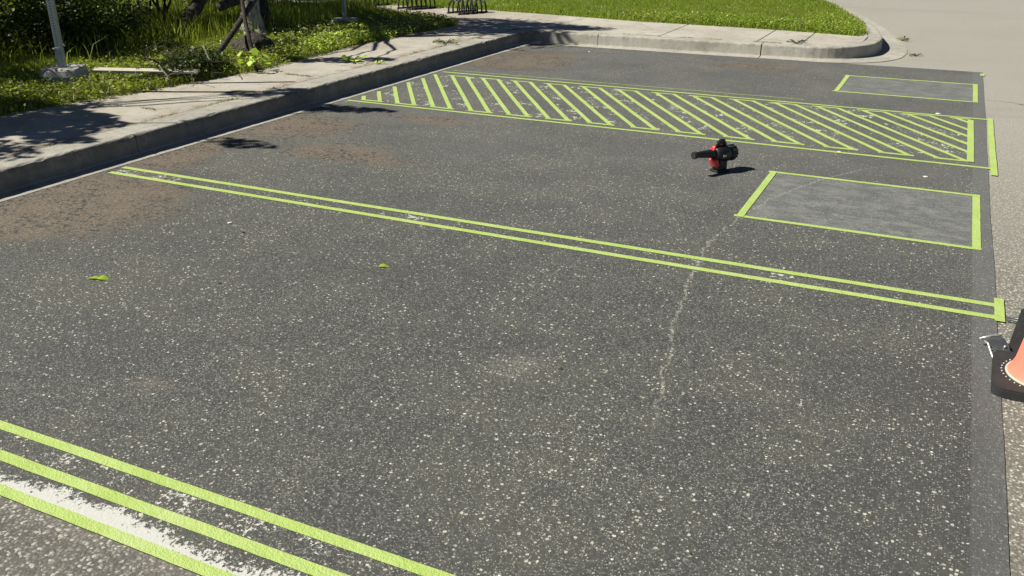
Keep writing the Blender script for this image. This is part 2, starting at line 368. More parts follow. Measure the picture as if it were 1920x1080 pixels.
def inpoly(P, x, y):
    ins = np.zeros(len(x), bool); n = len(P)
    for i in range(n):
        x0, y0 = P[i]; x1, y1 = P[(i + 1) % n]
        c = ((y0 > y) != (y1 > y)) & (x < (x1 - x0) * (y - y0) / (y1 - y0 + 1e-12) + x0); ins ^= c
    return ins

# ------------------------------------------------------------------ ground, road, lot
def sheet(name, x0, x1, y0, y1, z, mat, nx=1, ny=1, jit=0):
    bm = bmesh.new(); g = [[bm.verts.new((x0 + (x1 - x0) * i / nx, y0 + (y1 - y0) * j / ny, z)) for i in range(nx + 1)] for j in range(ny + 1)]
    for j in range(ny):
        for i in range(nx): bm.faces.new((g[j][i], g[j][i + 1], g[j + 1][i + 1], g[j + 1][i]))
    return obj(name, bm, mat)
tag(sheet('ground', -600, 600, -600, 600, -.03, 'soil'), kind='structure')
tag(sheet('road', -60, 60, -40, 90, 0.0, 'road'), kind='structure')
def lot():
    # sealed coat with slightly ragged edges
    P = []; rr = random.Random(3)
    x0, x1, y0, y1 = -5.30, .405, 1.44, 11.66
    ys = np.arange(y0, y1, .03); xs = np.arange(x0, x1, .05)
    P += [(x, y0 + rr.uniform(-.003, .003)) for x in xs]
    P += [(x1 + rr.uniform(-.001, .001) + .004 * math.sin(y * 2.3) * math.sin(y * .9), y) for y in ys]
    P += [(x, y1 - (x + 5) * .002 + rr.uniform(-.004, .004)) for x in xs[::-1]]
    P += [(x0, y) for y in ys[::-4]]
    bm = bmesh.new(); top = bm.faces.new([bm.verts.new((x, y, .004)) for x, y in P])
    r = bmesh.ops.extrude_face_region(bm, geom=[top]); bmesh.ops.translate(bm, vec=(0, 0, -.003), verts=[v for v in r['geom'] if isinstance(v, bmesh.types.BMVert)])
    return obj('parking_lot', bm, 'seal')
tag(lot(), kind='structure')
ZL = .004
tag(sheet('flaking_parking_line', -6, 2.2, 1.425, 1.53, ZL + .0009, 'edge'), kind='structure')
tag(sheet('worn_parking_line', -5.2, .3, 1.565, 1.645, ZL + .0009, 'fleck'), kind='structure')
M['mark'] = mat_paint('white_paint_mark', .535, (.58, .58, .52), 45)
for x0, x1, y0, y1 in ((-2.95, -2.62, 4.285, 4.345), (-.62, -.50, 4.285, 4.35), (-.475, -.44, 4.29, 4.33), (-5.18, -4.62, 4.275, 4.36), (-1.02, -.96, 4.28, 4.35)):
    tag(sheet('paint_mark', x0, x1, y0, y1, ZL + .0011, 'mark'), kind='structure')
tag(sheet('faint_parking_line', -5.15, .38, 4.27, 4.36, ZL + .0006, 'fleck2'), kind='structure')

# ------------------------------------------------------------------ kerb swept along its path
def kerb_path():
    p = [(-5.40, y) for y in np.arange(-6, 11.3, .25)]
    c, r = (-5.12, 11.48), .28
    for a in np.linspace(180, 90, 8): p.append((c[0] + r * math.cos(R(a)), c[1] + r * math.sin(R(a))))
    p += [(x, 11.76 + .012 * max(0, x + 3)) for x in np.arange(-4.9, -1.75, .25)]
    c = (-1.72, 12.68); r = .905
    for a in np.linspace(-88, -2, 16): p.append((c[0] + r * math.cos(R(a)) * 1.0, c[1] + r * math.sin(R(a))))
    p += [(-.80, 12.9), (-.81, 13.2), (-.86, 13.6), (-.95, 14.1), (-1.12, 14.9), (-1.42, 16.1), (-1.85, 17.6), (-2.5, 19.4), (-3.6, 21.8), (-5.2, 24.5), (-8, 28.2), (-12, 32.5), (-18, 38)]
    return [Vector((x, y)) for x, y in p]
KP = kerb_path()
def offs(P, o):
    out = []
    for i, p in enumerate(P):
        t = (P[min(i + 1, len(P) - 1)] - P[max(i - 1, 0)]).normalized(); nrm = Vector((t.y, -t.x))   # right-hand side = lot
        out.append(p + nrm * (o(i, p) if callable(o) else o))
    return out
def wl(p): # 0 on left kerb, 1 on rear
    return min(1, max(0, (p.x + 5.3) / .6)) if p.y > 10 else 0
def gut(i, p):
    if p.y < 10.8 : return .142
    if p.y < 12.0 and p.x < -1.6: return .155
    return .155 + .17 * min(1, max(0, (p.x + 1.7) / .7)) if p.y < 14 else .32
prof = [(gut, .0065), (lambda i, p: gut(i, p) * .5, .009), (.006, .012), (.0, .025), (-.003, .10), (-.006, .140), (-.011, .152), (-.021, .158), (-.040, .160),
        (lambda i, p: -.28 + .10 * wl(p), .160), (lambda i, p: -.285 + .10 * wl(p), .156), (lambda i, p: -.285 + .10 * wl(p), .10)]
def ksub(P, step=.05):
    out = []
    for a, b in zip(P[:-1], P[1:]):
        k = max(1, int((b - a).length / step)) if (a.y > 2 or b.y > 2) and a.y < 22 else 1
        out += [a.lerp(b, t / k) for t in range(k)]
    return out + [P[-1]]
KS = ksub(KP)
def chop(P, where, gap=.008):
    segs = [[]]; 
    for i, p in enumerate(P):
        if i and any((P[i - 1].y < wy <= p.y) if ax == 'y' and p.x < -5.3 else ((P[i - 1].x < wy <= p.x) if ax == 'x' and p.y < 12.5 and p.x > -5 else False) for ax, wy in where):
            d = (p - P[i - 1]).normalized(); segs[-1].append(P[i - 1] + d * .018 if False else P[i - 1]); segs.append([P[i - 1] + d * (.013 if P[i - 1].x > -3 else .005)])
        segs[-1].append(p)
    return [s for s in segs if len(s) > 1]
JOINTS = [('y', 1.7), ('y', 4.75), ('y', 7.70), ('y', 10.55), ('x', -4.35), ('x', -2.14)]
bm = bmesh.new(); rr = random.Random(5)
from mathutils import noise as mn
allV = offs(KS, 0)
for seg in chop(KS, JOINTS):
    rings = []
    lines = [offs(seg, o) for o, z in prof]
    for i in range(len(seg)):
        ring = []
        for j, (o, z) in enumerate(prof):
            q = lines[j][i]
            chip = 0.011 * max(0, mn.noise((q.x * 13, q.y * 13, j * .3)) - .05) if 3 < j < 8 else .0015 * mn.noise((q.x * 9, q.y * 9, j))
            d = (seg[i] - q).normalized() if (seg[i] - q).length > 1e-6 else Vector((0, 0))
            ring.append(bm.verts.new((q.x, q.y, z - chip * (2.0 if 4 < j < 8 else .5))))
        rings.append(ring)
    for a, b in zip(rings[:-1], rings[1:]):
        for j in range(len(prof) - 1): bm.faces.new((a[j], b[j], b[j + 1], a[j + 1]))
    for ring in (rings[0], rings[-1]):
        pts = ring + [bm.verts.new((ring[0].co.x, ring[0].co.y, -.02)), bm.verts.new((ring[-1].co.x, ring[-1].co.y, -.02))][0:0]
        base = [bm.verts.new((v.co.x, v.co.y, -.02)) for v in ring]
        for j in range(len(ring) - 1): bm.faces.new((ring[j], ring[j + 1], base[j + 1], base[j]))
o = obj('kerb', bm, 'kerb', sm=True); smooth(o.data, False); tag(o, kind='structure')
back = [q for q in offs(KS, lambda i, p: -.293 + .10 * wl(p))]

# sidewalk slabs behind the kerb
def slab(name, P, z=.158):
    bm = bmesh.new(); top = bm.faces.new([bm.verts.new((x, y, z)) for x, y in P]); r = bmesh.ops.extrude_face_region(bm, geom=[top])
    bmesh.ops.translate(bm, vec=(0, 0, -.08), verts=[v for v in r['geom'] if isinstance(v, bmesh.types.BMVert)])
    bmesh.ops.bevel(bm, geom=[e for e in bm.edges if all(abs(v.co.z - z) < 1e-5 for v in e.verts)], offset=.005, segments=1, affect='EDGES')
    return tag(obj(name, bm, 'walk'), kind='structure')
g = .005
ys = [-4.5, -2.5, -.5, 1.6, 3.55, 5.44, 7.34, 9.24, 11.1]
for a, b in zip(ys[:-1], ys[1:]): slab('sidewalk', [(-5.693, a + g), (-5.693, b - g), (-7.25, b - g), (-7.25, a + g)])
slab('sidewalk', [(-5.693, 11.1 + g), (-5.693, 11.90), (-5.60, 11.955), (-5.28, 11.955), (-5.28, 14.2), (-7.25, 14.2), (-7.25, 11.1 + g)])
for a, b in ((-9.2, -7.25), (-11.2, -9.2), (-13.2, -11.2)): slab('sidewalk', [(a + g, 12.2), (b - g, 12.2), (b - g, 14.2), (a + g, 14.2)])
def by(x): return 11.947 + .012 * max(0, x + 3)
for a, b in ((-5.28, -3.55), (-3.55, -2.25), (-2.25, -1.70)):
    s = .35 if a < -3.6 else .3
    slab('sidewalk', [(a + g, by(a) + .0), (b - g, by(b)), (b - g, 13.9), (a + g, 13.9)])
cv = [(-1.70 + g, by(-1.7))] + [(-1.72 + .715 * math.cos(R(a)), 12.68 + .72 * math.sin(R(a))) for a in np.linspace(-84, 0, 12)] + [(-1.0, 13.2), (-1.06, 13.6), (-1.70 + g, 13.9)]
slab('sidewalk', cv)

# raised turf/soil inside the kerbs
VER = [(-7.05, 3.0), (-6.95, 4.6), (-6.70, 5.8), (-6.66, 6.4), (-6.58, 7.0), (-6.52, 7.6), (-6.62, 8.6), (-6.72, 9.4), (-6.66, 10.2), (-6.62, 11.2), (-6.60, 11.9), (-6.85, 12.2), (-7.5, 12.6), (-8.5, 12.95), (-10, 13.1), (-26, 13.3), (-26, -3), (-7.05, -3)]
LAW = [(-26, 14.05), (-7.2, 14.02), (-5.6, 13.75), (-4.4, 13.5), (-3.4, 13.42), (-2.4, 13.35), (-1.5, 13.18), (-1.12, 13.10), (-1.05, 13.5), (-1.14, 14.1), (-1.32, 14.9), (-1.62, 16.1), (-2.05, 17.6), (-2.7, 19.4), (-3.8, 21.8), (-5.4, 24.5), (-8.2, 28.2), (-12.2, 32.5), (-18, 38), (-26, 44)]
def edge_dist(P, x, y):
    d = np.full(len(x), 1e9)
    for i in range(len(P)):
        a = np.array(P[i]); b = np.array(P[(i + 1) % len(P)]); ab = b - a
        t = np.clip(((x - a[0]) * ab[0] + (y - a[1]) * ab[1]) / (ab @ ab), 0, 1)
        d = np.minimum(d, np.hypot(x - a[0] - t * ab[0], y - a[1] - t * ab[1]))
    return d
def hgt(x, y):
    h = np.full(len(x), .148)
    for P, amp in ((VER, .03), (LAW, .035)):
        m = inpoly(P, x, y); d = edge_dist(P, x, y); h = np.where(m, .150 + amp * np.clip(d / .25, 0, 1) + .012 * np.sin(x * 2.1 + y) * np.clip(d, 0, 1), h)
    return h
def turf():
    xs = np.concatenate([np.arange(-26, -11, .5), np.arange(-11, -.6, .08)]); ysx = np.concatenate([np.arange(-3, 3, .5), np.arange(3, 20, .08), np.arange(20, 44, .6)])
    X, Y = np.meshgrid(xs, ysx); x, y = X.ravel(), Y.ravel(); z = hgt(x, y)
    ny, nx = X.shape; idx = np.arange(nx * ny).reshape(ny, nx)
    F = np.stack([idx[:-1, :-1], idx[:-1, 1:], idx[1:, 1:], idx[1:, :-1]], -1).reshape(-1, 4)
    B = [(q.x, q.y) for q in offs(KP, -.15)] + [(-26, 44), (-26, -3)]
    cx = x[F].mean(1); cy = y[F].mean(1); ok = inpoly(B, cx, cy) & (edge_dist([(q.x, q.y) for q in KP] + [(-26, 44), (-26, -3)], cx, cy) > .12) | (cx < -20)
    return npmesh('turf_base', np.stack([x, y, z], 1), F[ok], 'soil', sm=True)
tag(turf(), kind='structure')

# ------------------------------------------------------------------ grass
def blades(name, P, n, hmin, hmax, wd, mat, dens=None, curl=.5, hfun=None, box_=None, lean=.35):
    bx = box_ or (min(p[0] for p in P), max(p[0] for p in P), min(p[1] for p in P), max(p[1] for p in P))
    x = rng.uniform(bx[0], bx[1], n); y = rng.uniform(bx[2], bx[3], n); ok = inpoly(P, x, y)
    if dens is not None: ok &= rng.random(n) < dens(x, y)
    ok &= (np.maximum(np.abs(x + 7.63), np.abs(y - 5.93)) > .23) & (np.hypot(x + 7.93, y - 10.93) > .17)
    x, y = x[ok], y[ok]; n = len(x)
    h = rng.uniform(hmin, hmax, n) * (hfun(x, y) if hfun else 1); z = hgt(x, y) - .004
    a = rng.uniform(0, 2 * np.pi, n); l = rng.normal(0, lean, n) * h; la = rng.uniform(0, 2 * np.pi, n)
    dx, dy = np.cos(a) * wd / 2, np.sin(a) * wd / 2; lx, ly = np.cos(la) * l, np.sin(la) * l
    k = curl
    V = np.stack([np.stack([x - dx, y - dy, z], 1), np.stack([x + dx, y + dy, z], 1),
                  np.stack([x + dx * .7 + lx * .35, y + dy * .7 + ly * .35, z + h * .6], 1), np.stack([x - dx * .7 + lx * .35, y - dy * .7 + ly * .35, z + h * .6], 1),
                  np.stack([x + lx, y + ly, z + h * (1 - .25 * np.abs(l) / (h + 1e-6))], 1)], 1).reshape(-1, 3)
    i = np.arange(n) * 5
    F = np.concatenate([np.stack([i, i + 1, i + 2], 1), np.stack([i, i + 2, i + 3], 1), np.stack([i + 3, i + 2, i + 4], 1)])
    r = rng.random(n); return npmesh(name, V, F, mat, rnd=np.concatenate([r, r, r]))
def leaves(n, cen, rad, size, flat=.6, shape='ell', seed=0, shell=.0, asp=.55):
    """n leaf quads scattered in an ellipsoid; returns V,F,rnd"""
    d = rng.normal(size=(n, 3)); d /= np.linalg.norm(d, axis=1)[:, None]; r = rng.random(n) ** (1 / 3)
    r = shell + (1 - shell) * r; P = np.asarray(cen) + d * r[:, None] * np.asarray(rad)
    return leafat(P, size, flat, asp)
def leafat(P, size, flat=.6, asp=.55):
    n = len(P); nv = rng.normal(size=(n, 3)); nv[:, 2] = np.abs(nv[:, 2]) + flat; nv /= np.linalg.norm(nv, axis=1)[:, None]
    t = rng.normal(size=(n, 3)); t -= (t * nv).sum(1)[:, None] * nv; t /= np.linalg.norm(t, axis=1)[:, None]; b = np.cross(nv, t)
    s = size * rng.uniform(.6, 1.25, n)[:, None]; w_ = s * asp
    A = P - t * s * .5; B = P + t * s * .5; m1 = P + b * w_ * .5 + nv * s * .08 - t * s * .08; m2 = P - b * w_ * .5 + nv * s * .08 - t * s * .08
    q1 = P + b * w_ * .36 + t * s * .25 + nv * s * .03; q2 = P - b * w_ * .36 + t * s * .25 + nv * s * .03
    V = np.stack([A, m1, q1, B, q2, m2], 1).reshape(-1, 3); i = np.arange(n) * 6
    F = np.stack([i, i + 1, i + 2, i + 3, i + 4, i + 5], 1)
    return V, F, rng.random(n)
def cat(parts):
    V = []; F = []; r = []; k = 0
    for v, f, q in parts: V.append(v); F.append(f + k); r.append(q); k += len(v)
    return np.concatenate(V), np.concatenate(F), np.concatenate(r)

def nse(x, y, s, o=0): return np.array([mn.noise((a * s, b * s, o)) for a, b in zip(x, y)])
vis = [(-1.0, 13.0), (-1.0, 14.5), (-3, 20.5), (-9, 20.5), (-9.5, 13.5)]
tag(blades('lawn_grass', LAW, 330000, .03, .065, .009, 'grass', box_=(-10.5, -.9, 13, 20.5)), kind='stuff', label='short sunlit green grass of the rear lawn', cat='grass')
tag(blades('lawn_edge_weeds', LAW, 30000, .05, .13, .010, 'grass', box_=(-8, -.9, 13, 17.5), dens=lambda x, y: np.clip(1.1 - edge_dist(LAW, x, y) / .35, 0, 1)), kind='stuff', label='taller uncut grass along the edge of the rear lawn', cat='grass')
def tall(x, y): return .6 + np.clip((-7.3 - x) / 1.5, 0, .9) + .35 * np.sin(x * 3 + y * 2.3)
tag(blades('verge_grass', VER, 330000, .035, .10, .008, 'weed', box_=(-10.5, -6.4, 3.2, 13.4), hfun=tall, lean=.5), kind='stuff', label='uneven green grass and weeds of the shaded verge', cat='grass')
tag(blades('tall_grass', VER, 42000, .18, .42, .009, 'weed', box_=(-12.5, -7.7, 3.2, 12.6), lean=.4, dens=lambda x, y: np.clip((-8.0 - x) / .9, 0, .5) * np.where(y < 8, .35, 1)), kind='stuff', label='long grass at the back of the verge under the bushes', cat='grass')
tag(blades('dry_grass', VER, 9000, .04, .16, .006, 'straw', box_=(-9.5, -6.4, 4.5, 12.6), lean=.9), kind='stuff', label='thin dry straw mixed through the verge', cat='grass')
# broad weeds + clover
def weedpatch(name, P, n, size, mat, lab, bx, zr, dens=None):
    x = rng.uniform(bx[0], bx[1], n); y = rng.uniform(bx[2], bx[3], n); ok = inpoly(P, x, y)
    if dens is not None: ok &= rng.random(n) < dens(x, y)
    ok &= (np.maximum(np.abs(x + 7.60), np.abs(y - 5.90)) > .25) & (np.hypot(x + 7.93, y - 10.93) > .2) & ((np.abs((x + 7.08) * -.52 + (y - 6.42) * .85) > .16) | (np.abs((x + 7.08) * .85 + (y - 6.42) * .52) > .5) | (rng.random(n) < .1))
    x, y = x[ok], y[ok]; z = hgt(x, y) + rng.uniform(zr[0], zr[1], len(x))
    V, F, r = leafat(np.stack([x, y, z], 1), size, 1.2, .7); return tag(npmesh(name, V, F, mat, rnd=r), kind='stuff', label=lab, cat='weeds')
weedpatch('broadleaf_weeds', VER, 26000, .035, 'weed', 'low broad-leaved weeds covering the verge beside the sidewalk', (-8.6, -6.45, 4, 12.5), (.01, .10))
weedpatch('clover_leaves', LAW, 14000, .03, 'grass', 'clover leaves in the tip of the rear lawn', (-4.5, -.9, 13, 15), (.03, .10), lambda x, y: np.clip(1.2 - edge_dist(LAW, x, y) / .8, 0, 1))
weedpatch('clover_flowers', LAW, 900, .022, 'flower', 'tiny pale clover flowers dotted over the rear lawn edge', (-8, -.9, 13, 16), (.07, .12), lambda x, y: np.clip(1.1 - edge_dist(LAW, x, y) / 1.0, 0.06, 1))
weedpatch('small_verge_flowers', VER, 260, .022, 'flower', 'small pale flowers in the sunlit verge grass near the far post', (-8.2, -6.5, 8, 11), (.08, .14))
weedpatch('lime_verge_leaves', VER, 2600, .035, 'lime', 'bright yellow-green leaves at the sunlit verge edge', (-7.4, -6.5, 8.6, 10.4), (.03, .10), lambda x, y: np.full(len(x), .35))

# ------------------------------------------------------------------ masking tape
def strip(p0, p1, wd, z, label, group, th=.0006, cut=None, jit=.0012, seg=.06):
    """one strip of tape lying on the lot from p0 to p1 (centre line)"""
    a, b = Vector(p0), Vector(p1); d = b - a; L = d.length; d.normalize(); nn = Vector((-d.y, d.x))
    k = max(2, int(L / seg)); bm = bmesh.new(); rr = random.Random(hash((round(p0[0], 3), round(p0[1], 3))) & 0xffff)
    rows = []; dr = 0
    for i in range(k + 1):
        c = a + d * (L * i / k); dr = dr * .8 + rr.uniform(-jit, jit)
        zt = z + .0007 * abs(mn.noise((c.x * 3, c.y * 3, 1)))
        e = rr.uniform(-.002, .002) if i in (0, k) else 0
        l = c + nn * (wd / 2 + dr * .6 + rr.uniform(-.0006, .0006)) + d * e; r = c - nn * (wd / 2 - dr * .6 + rr.uniform(-.0006, .0006)) - d * e
        rows.append([bm.verts.new((l.x, l.y, zt)), bm.verts.new((r.x, r.y, zt)), bm.verts.new((r.x, r.y, zt - th)), bm.verts.new((l.x, l.y, zt - th))])
    for p, q in zip(rows[:-1], rows[1:]):
        for j in range(4): bm.faces.new((p[j], p[(j + 1) % 4], q[(j + 1) % 4], q[j]))
    bm.faces.new(rows[0]); bm.faces.new(rows[-1][::-1])
    o = obj('masking_tape', bm, 'tape'); return tag(o, label, 'tape', group)
T0 = ZL + .0016
W = .041
GL = 'long lime tapes edging the parking lines'
strip((-5.2, 1.666), (2.0, 1.666), W, T0 + .0012 , 'long lime tape furthest back of the three in the foreground', GL)
strip((-5.2, 1.540), (2.0, 1.532), W + .003, T0 + .0022 , 'middle lime tape of the three in the foreground, above the white paint', GL)
strip((-5.2, 1.412), (2.0, 1.396), W, T0 + .0022 , 'nearest lime tape of the foreground three, below the white paint', GL)
strip((-5.215, 4.386), (.405, 4.388), .044, T0 + .0012 , 'far tape of the pair crossing the middle of the lot', GL)
strip((-5.195, 4.249), (.405, 4.236), .044, T0 + .0012 , 'near tape of the pair crossing the middle of the lot', GL)
strip((.4175, 4.195), (.4195, 4.48), .042, T0 + .0026 , 'short lime tape capping the right end of the middle tape pair', 'short tapes on the right edge of the lot')
strip((-5.21, 7.13), (.43, 7.058), .040, T0 + .0012 , 'near border tape of the slanted hatching', GL)
strip((-5.20, 8.99), (.43, 8.862), .040, T0 + .0012 , 'far border tape of the slanted hatching', GL)
strip((-5.15, 9.14), (-1.2, 9.10), .012, T0 + .0003 , 'thin tape sliver just beyond the hatched aisle', GL)
strip((.440, 6.86), (.4405, 8.91), .044, T0 + .0026 , 'upright tape outside the right end of the hatched aisle', 'short tapes on the right edge of the lot')
strip((.398, 11.36), (.400, 11.53), .045, T0 + .0026 , 'tiny lime tape piece at the far right corner of the lot', 'short tapes on the right edge of the lot')
for (y0, y1, nm) in ((5.20, 6.292, 'larger near'), (9.70, 10.745, 'smaller far')):
    gp = 'lime tapes framing the grey rectangles'
    strip((-1.00, y0), (.350, y0 - .012), .038, T0 + .0006 , f'near long tape of the {nm} taped rectangle', gp)
    strip((-1.00, y1), (.350, y1 - .012), .038, T0 + .0006 , f'far long tape of the {nm} taped rectangle', gp)
    strip((-.965, y0 - .018), (-.965, y1 + .018), .044, T0 + .0022 , f'left side tape of the {nm} taped rectangle', gp)
    strip((.325, y0 - .03), (.325, y1 + .006), .044, T0 + .0022 , f'right side tape of the {nm} taped rectangle', gp)
# hatch bars : parallelograms outlined with tape
YB, YT = 7.215, 8.815; SL = -1.10 / 1.60; X0, X1 = -5.19, .285
bars = []
for k in range(18):
    xl = 1.24 - .3965 * k + random.uniform(-.008, .008); bars.append((xl, xl + .235))
bars = bars[::-1]
ordn = ['first', 'second', 'third', 'fourth', 'fifth', 'sixth', 'seventh', 'eighth', 'ninth', 'tenth', 'eleventh', 'twelfth', 'thirteenth', 'fourteenth', 'fifteenth', 'sixteenth', 'seventeenth', 'eighteenth']
GD = 'slanting tapes of the hatched aisle'; GE = 'end tapes of the hatched bars'
def clipx(x):  # clip slanted line starting at (x, YB) to X0..X1
    pts = []; ya, yb = YB, YT
    xa, xb = x, x + SL * (YB - YB) ; xt = x + SL * (YT - YB)
    if x > X1: ya = YB + (X1 - x) / SL
    if xt < X0: yb = YB + (X0 - x) / SL
    if yb - ya < .05: return None
    return (x + SL * (ya - YB), ya), (x + SL * (yb - YB), yb)
for i, (xl, xr) in enumerate(bars):
    for side, x in (('left', xl + .024), ('right', xr - .024)):
        c = clipx(x)
        if c: strip(c[0], c[1], .040, T0 + .0018 , f'{side} slanting tape of the {ordn[i]} hatched bar counted from the kerb', GD)
    if xl > X0 and xl < X1 - .05: strip((max(xl - .005, X0), YB), (min(xr + .015, X1), YB - .004), .038, T0 + .0006 , f'near end tape of the {ordn[i]} hatched bar counted from the kerb', GE)
    xt = xl - 1.10
    if xt > X0 - .1: strip((max(xt - .02, X0), YT), (min(xt + .23, X1), YT - .004), .034, T0 + .0006 , f'far end tape of the {ordn[i]} hatched bar counted from the kerb', GE)
strip((.288, 7.19), (.286, 8.765), .048, T0 + .0032 , 'lime tape closing the right end of the slanted hatching', GE)
# remnants of old paint in the hatched aisle
def sheetpoly(name, P, z, mat):
    bm = bmesh.new(); bm.faces.new([bm.verts.new((x, y, z)) for x, y in P]); return tag(obj(name, bm, mat), kind='structure')
M['oldhatch'] = mat_paint('old_hatch_flecks', .565, (.66, .68, .54), 28)
for i in range(0, len(bars) - 1):
    xa, xb = bars[i][1], bars[i + 1][0]
    a, b = clipx(xa), clipx(xb)
    if a and b and a[0][0] < X1 and b[0][0] < X1 + .2 and a[0][1] < 8.4: sheetpoly('worn_hatch_paint', [(a[0][0] - .03, a[0][1]), (b[0][0] + .03, b[0][1]), (b[1][0] + .03, b[1][1]), (a[1][0] - .03, a[1][1])], ZL + .0007, 'oldhatch')

# ------------------------------------------------------------------ posts
def hole_post(label, x, y, z0, w_, h, rz, lean, fw, foot_h, sleeve):
    t = empty('sign_post', (x, y, z0), rz, label=label, cat='post', group='perforated sign posts on concrete footings')
    bm = bmesh.new()                                 # irregular cast footing
    for k, (r, z) in enumerate(((fw * .52, -.05), (fw * .53, foot_h * .55), (fw * .50, foot_h * .9), (fw * .46, foot_h))):
        ring = [bm.verts.new((r * max(-1, min(1, 1.25 * math.cos(2 * math.pi * a / 16))) * (1 + .03 * math.sin(a * 2.3 + k)), r * max(-1, min(1, 1.25 * math.sin(2 * math.pi * a / 16))) * (1 + .03 * math.cos(a * 1.7)), z)) for a in range(16)]
        if k: [bm.faces.new((pr[a], pr[(a + 1) % 16], ring[(a + 1) % 16], ring[a])) for a in range(16)]
        pr = ring
    bm.faces.new(pr); obj('footing', bm, 'footing', t)
    bm = bmesh.new(); m = Matrix.Rotation(lean[0], 4, 'X') @ Matrix.Rotation(lean[1], 4, 'Y')
    ps = obj('post', (lambda b: (box(b, 0, 0, h / 2, w_, w_, h, bev=.003), b)[1])(bm), 'steel', t); ps.rotation_euler = (lean[0], lean[1], 0)
    for fx, fy in ((1, 0), (-1, 0), (0, 1), (0, -1)):
        bm = bmesh.new()
        for k in range(int(h / .0254)):
            z = .03 + k * .0254
            r = bmesh.ops.create_circle(bm, cap_ends=True, radius=.0058, segments=8)['verts']
            bmesh.ops.rotate(bm, cent=(0, 0, 0), matrix=Matrix.Rotation(R(90), 3, 'Y' if fx else 'X'), verts=r)
            bmesh.ops.translate(bm, vec=(fx * (w_ / 2 + .0006), fy * (w_ / 2 + .0006), z), verts=r)
        obj('punched_holes', bm, 'hole', ps)
    if sleeve:
        bm = bmesh.new(); box(bm, -w_ / 2 - .004, -w_ / 2 + .012, sleeve / 2, .007, w_ * .9, sleeve, bev=.002); box(bm, -w_ / 2 + .018, -w_ / 2 - .0045, sleeve / 2, w_ * .9, .007, sleeve, bev=.002)
        obj('anchor_sleeve', bm, 'steel', ps)
        bm = bmesh.new(); box(bm, -w_ / 2 - .012, -w_ / 2 - .006, sleeve - .01, .02, .02, .014, bev=.003); obj('bolt', bm, 'bright', ps)
    return t
hole_post('tall perforated steel post on a square concrete footing at the left', -7.63, 5.93, .175, .056, 2.3, R(28), (0, 0), .36, .155, .34)
hole_post('perforated steel post further back in the shaded grass, cut off by the photo top', -7.93, 10.93, .175, .050, 2.3, R(20), (0, R(0)), .36, .11, 0)

# ------------------------------------------------------------------ bike racks on the path
def rack(label, x, y, rz, n=7, L=.95, h=.27, hw=.15):
    t = empty('bike_rack', (x, y, .158), rz, label=label, cat='bike rack', group='low black bike racks on the path')
    for k in range(n):
        u = -L / 2 + L * k / (n - 1); bm = bmesh.new(); hh = h * (1.0 if k % 2 else .86)
        pts = [(-hw, u, .0), (-hw, u, hh * .45)] + [(-hw * .9 * math.cos(math.pi * s), u, hh * (.55 + .45 * math.sin(math.pi * s))) for s in (0, .12, .25, .4, .5, .6, .75, .88, 1)] + [(hw, u, hh * .45), (hw, u, 0)]
        tube(bm, pts, .015, 8); obj('hoop', bm, 'rackm', t, sm=True)
    for sx in (-hw, hw):
        bm = bmesh.new(); tube(bm, [(sx, -L / 2 - .03, .016), (sx, L / 2 + .03, .016)], .014, 8); obj('rail', bm, 'rackm', t, sm=True)
    bm = bmesh.new(); tube(bm, [(0, -L / 2, h * .86), (0, 0, h * 1.02), (0, L / 2, h * .98)], .014, 8); obj('top_bar', bm, 'rackm', t, sm=True)
    return t
rack('low black bike rack nearest the lot, rightmost of three', -7.28, 13.45, R(-24), h=.25, L=.55)
rack('low black bike rack in the middle of the row', -8.42, 13.72, R(-28), h=.25, L=.55)
rack('leftmost low black bike rack, beside the far post', -9.45, 13.95, R(-26), h=.25, L=.55)

# ------------------------------------------------------------------ trees
def tree(label, base, trunk, clumps, limbs, mat, leafsize, r0, tname='broadleaf_tree', bark='bark'):
    t = empty(tname, base, 0, label=label, cat='tree', group=None); bx = Vector(base)
    bm = bmesh.new(); pts = wob(trunk, .018, 5, 3); rad = [r0 * (1 - .62 * i / (len(pts) - 1)) * (1.0 + .55 * max(0, 1 - i / 2.2)) for i in range(len(pts))]
    tube(bm, [Vector(p) for p in pts], rad, 14)
    for (ang, ln) in ((20, .34), (110, .30), (200, .42), (290, .36), (340, .3)):
        c, s = math.cos(R(ang)), math.sin(R(ang)); tube(bm, [(c * r0 * .5, s * r0 * .5, .16), (c * (r0 + .05), s * (r0 + .05), .06), (c * ln, s * ln, -.02)], [.07, .055, .02], 8)
    obj('trunk', bm, bark, t, sm=True)
    bm = bmesh.new()
    for l in limbs: tube(bm, wob(l, .05, 4, len(l)), [.034 * (1 - .8 * i / (4 * (len(l) - 1))) for i in range(4 * (len(l) - 1) + 1)], 7)
    obj('limbs', bm, bark, t, sm=True)
    parts = [leaves(n, c, r, leafsize, .5) for n, c, r in clumps]
    V, F, q = cat(parts); obj_ = npmesh('crown', V, F, mat, t, rnd=q); return t
def from_shadow(px, py, h, base):       # the point at height h whose shadow falls on (px,py) of the walk
    return (px - SH[0] * (h - .16) - base[0], py - SH[1] * (h - .16) - base[1], h - base[2])
B1 = (-8.28, 9.35, .16)
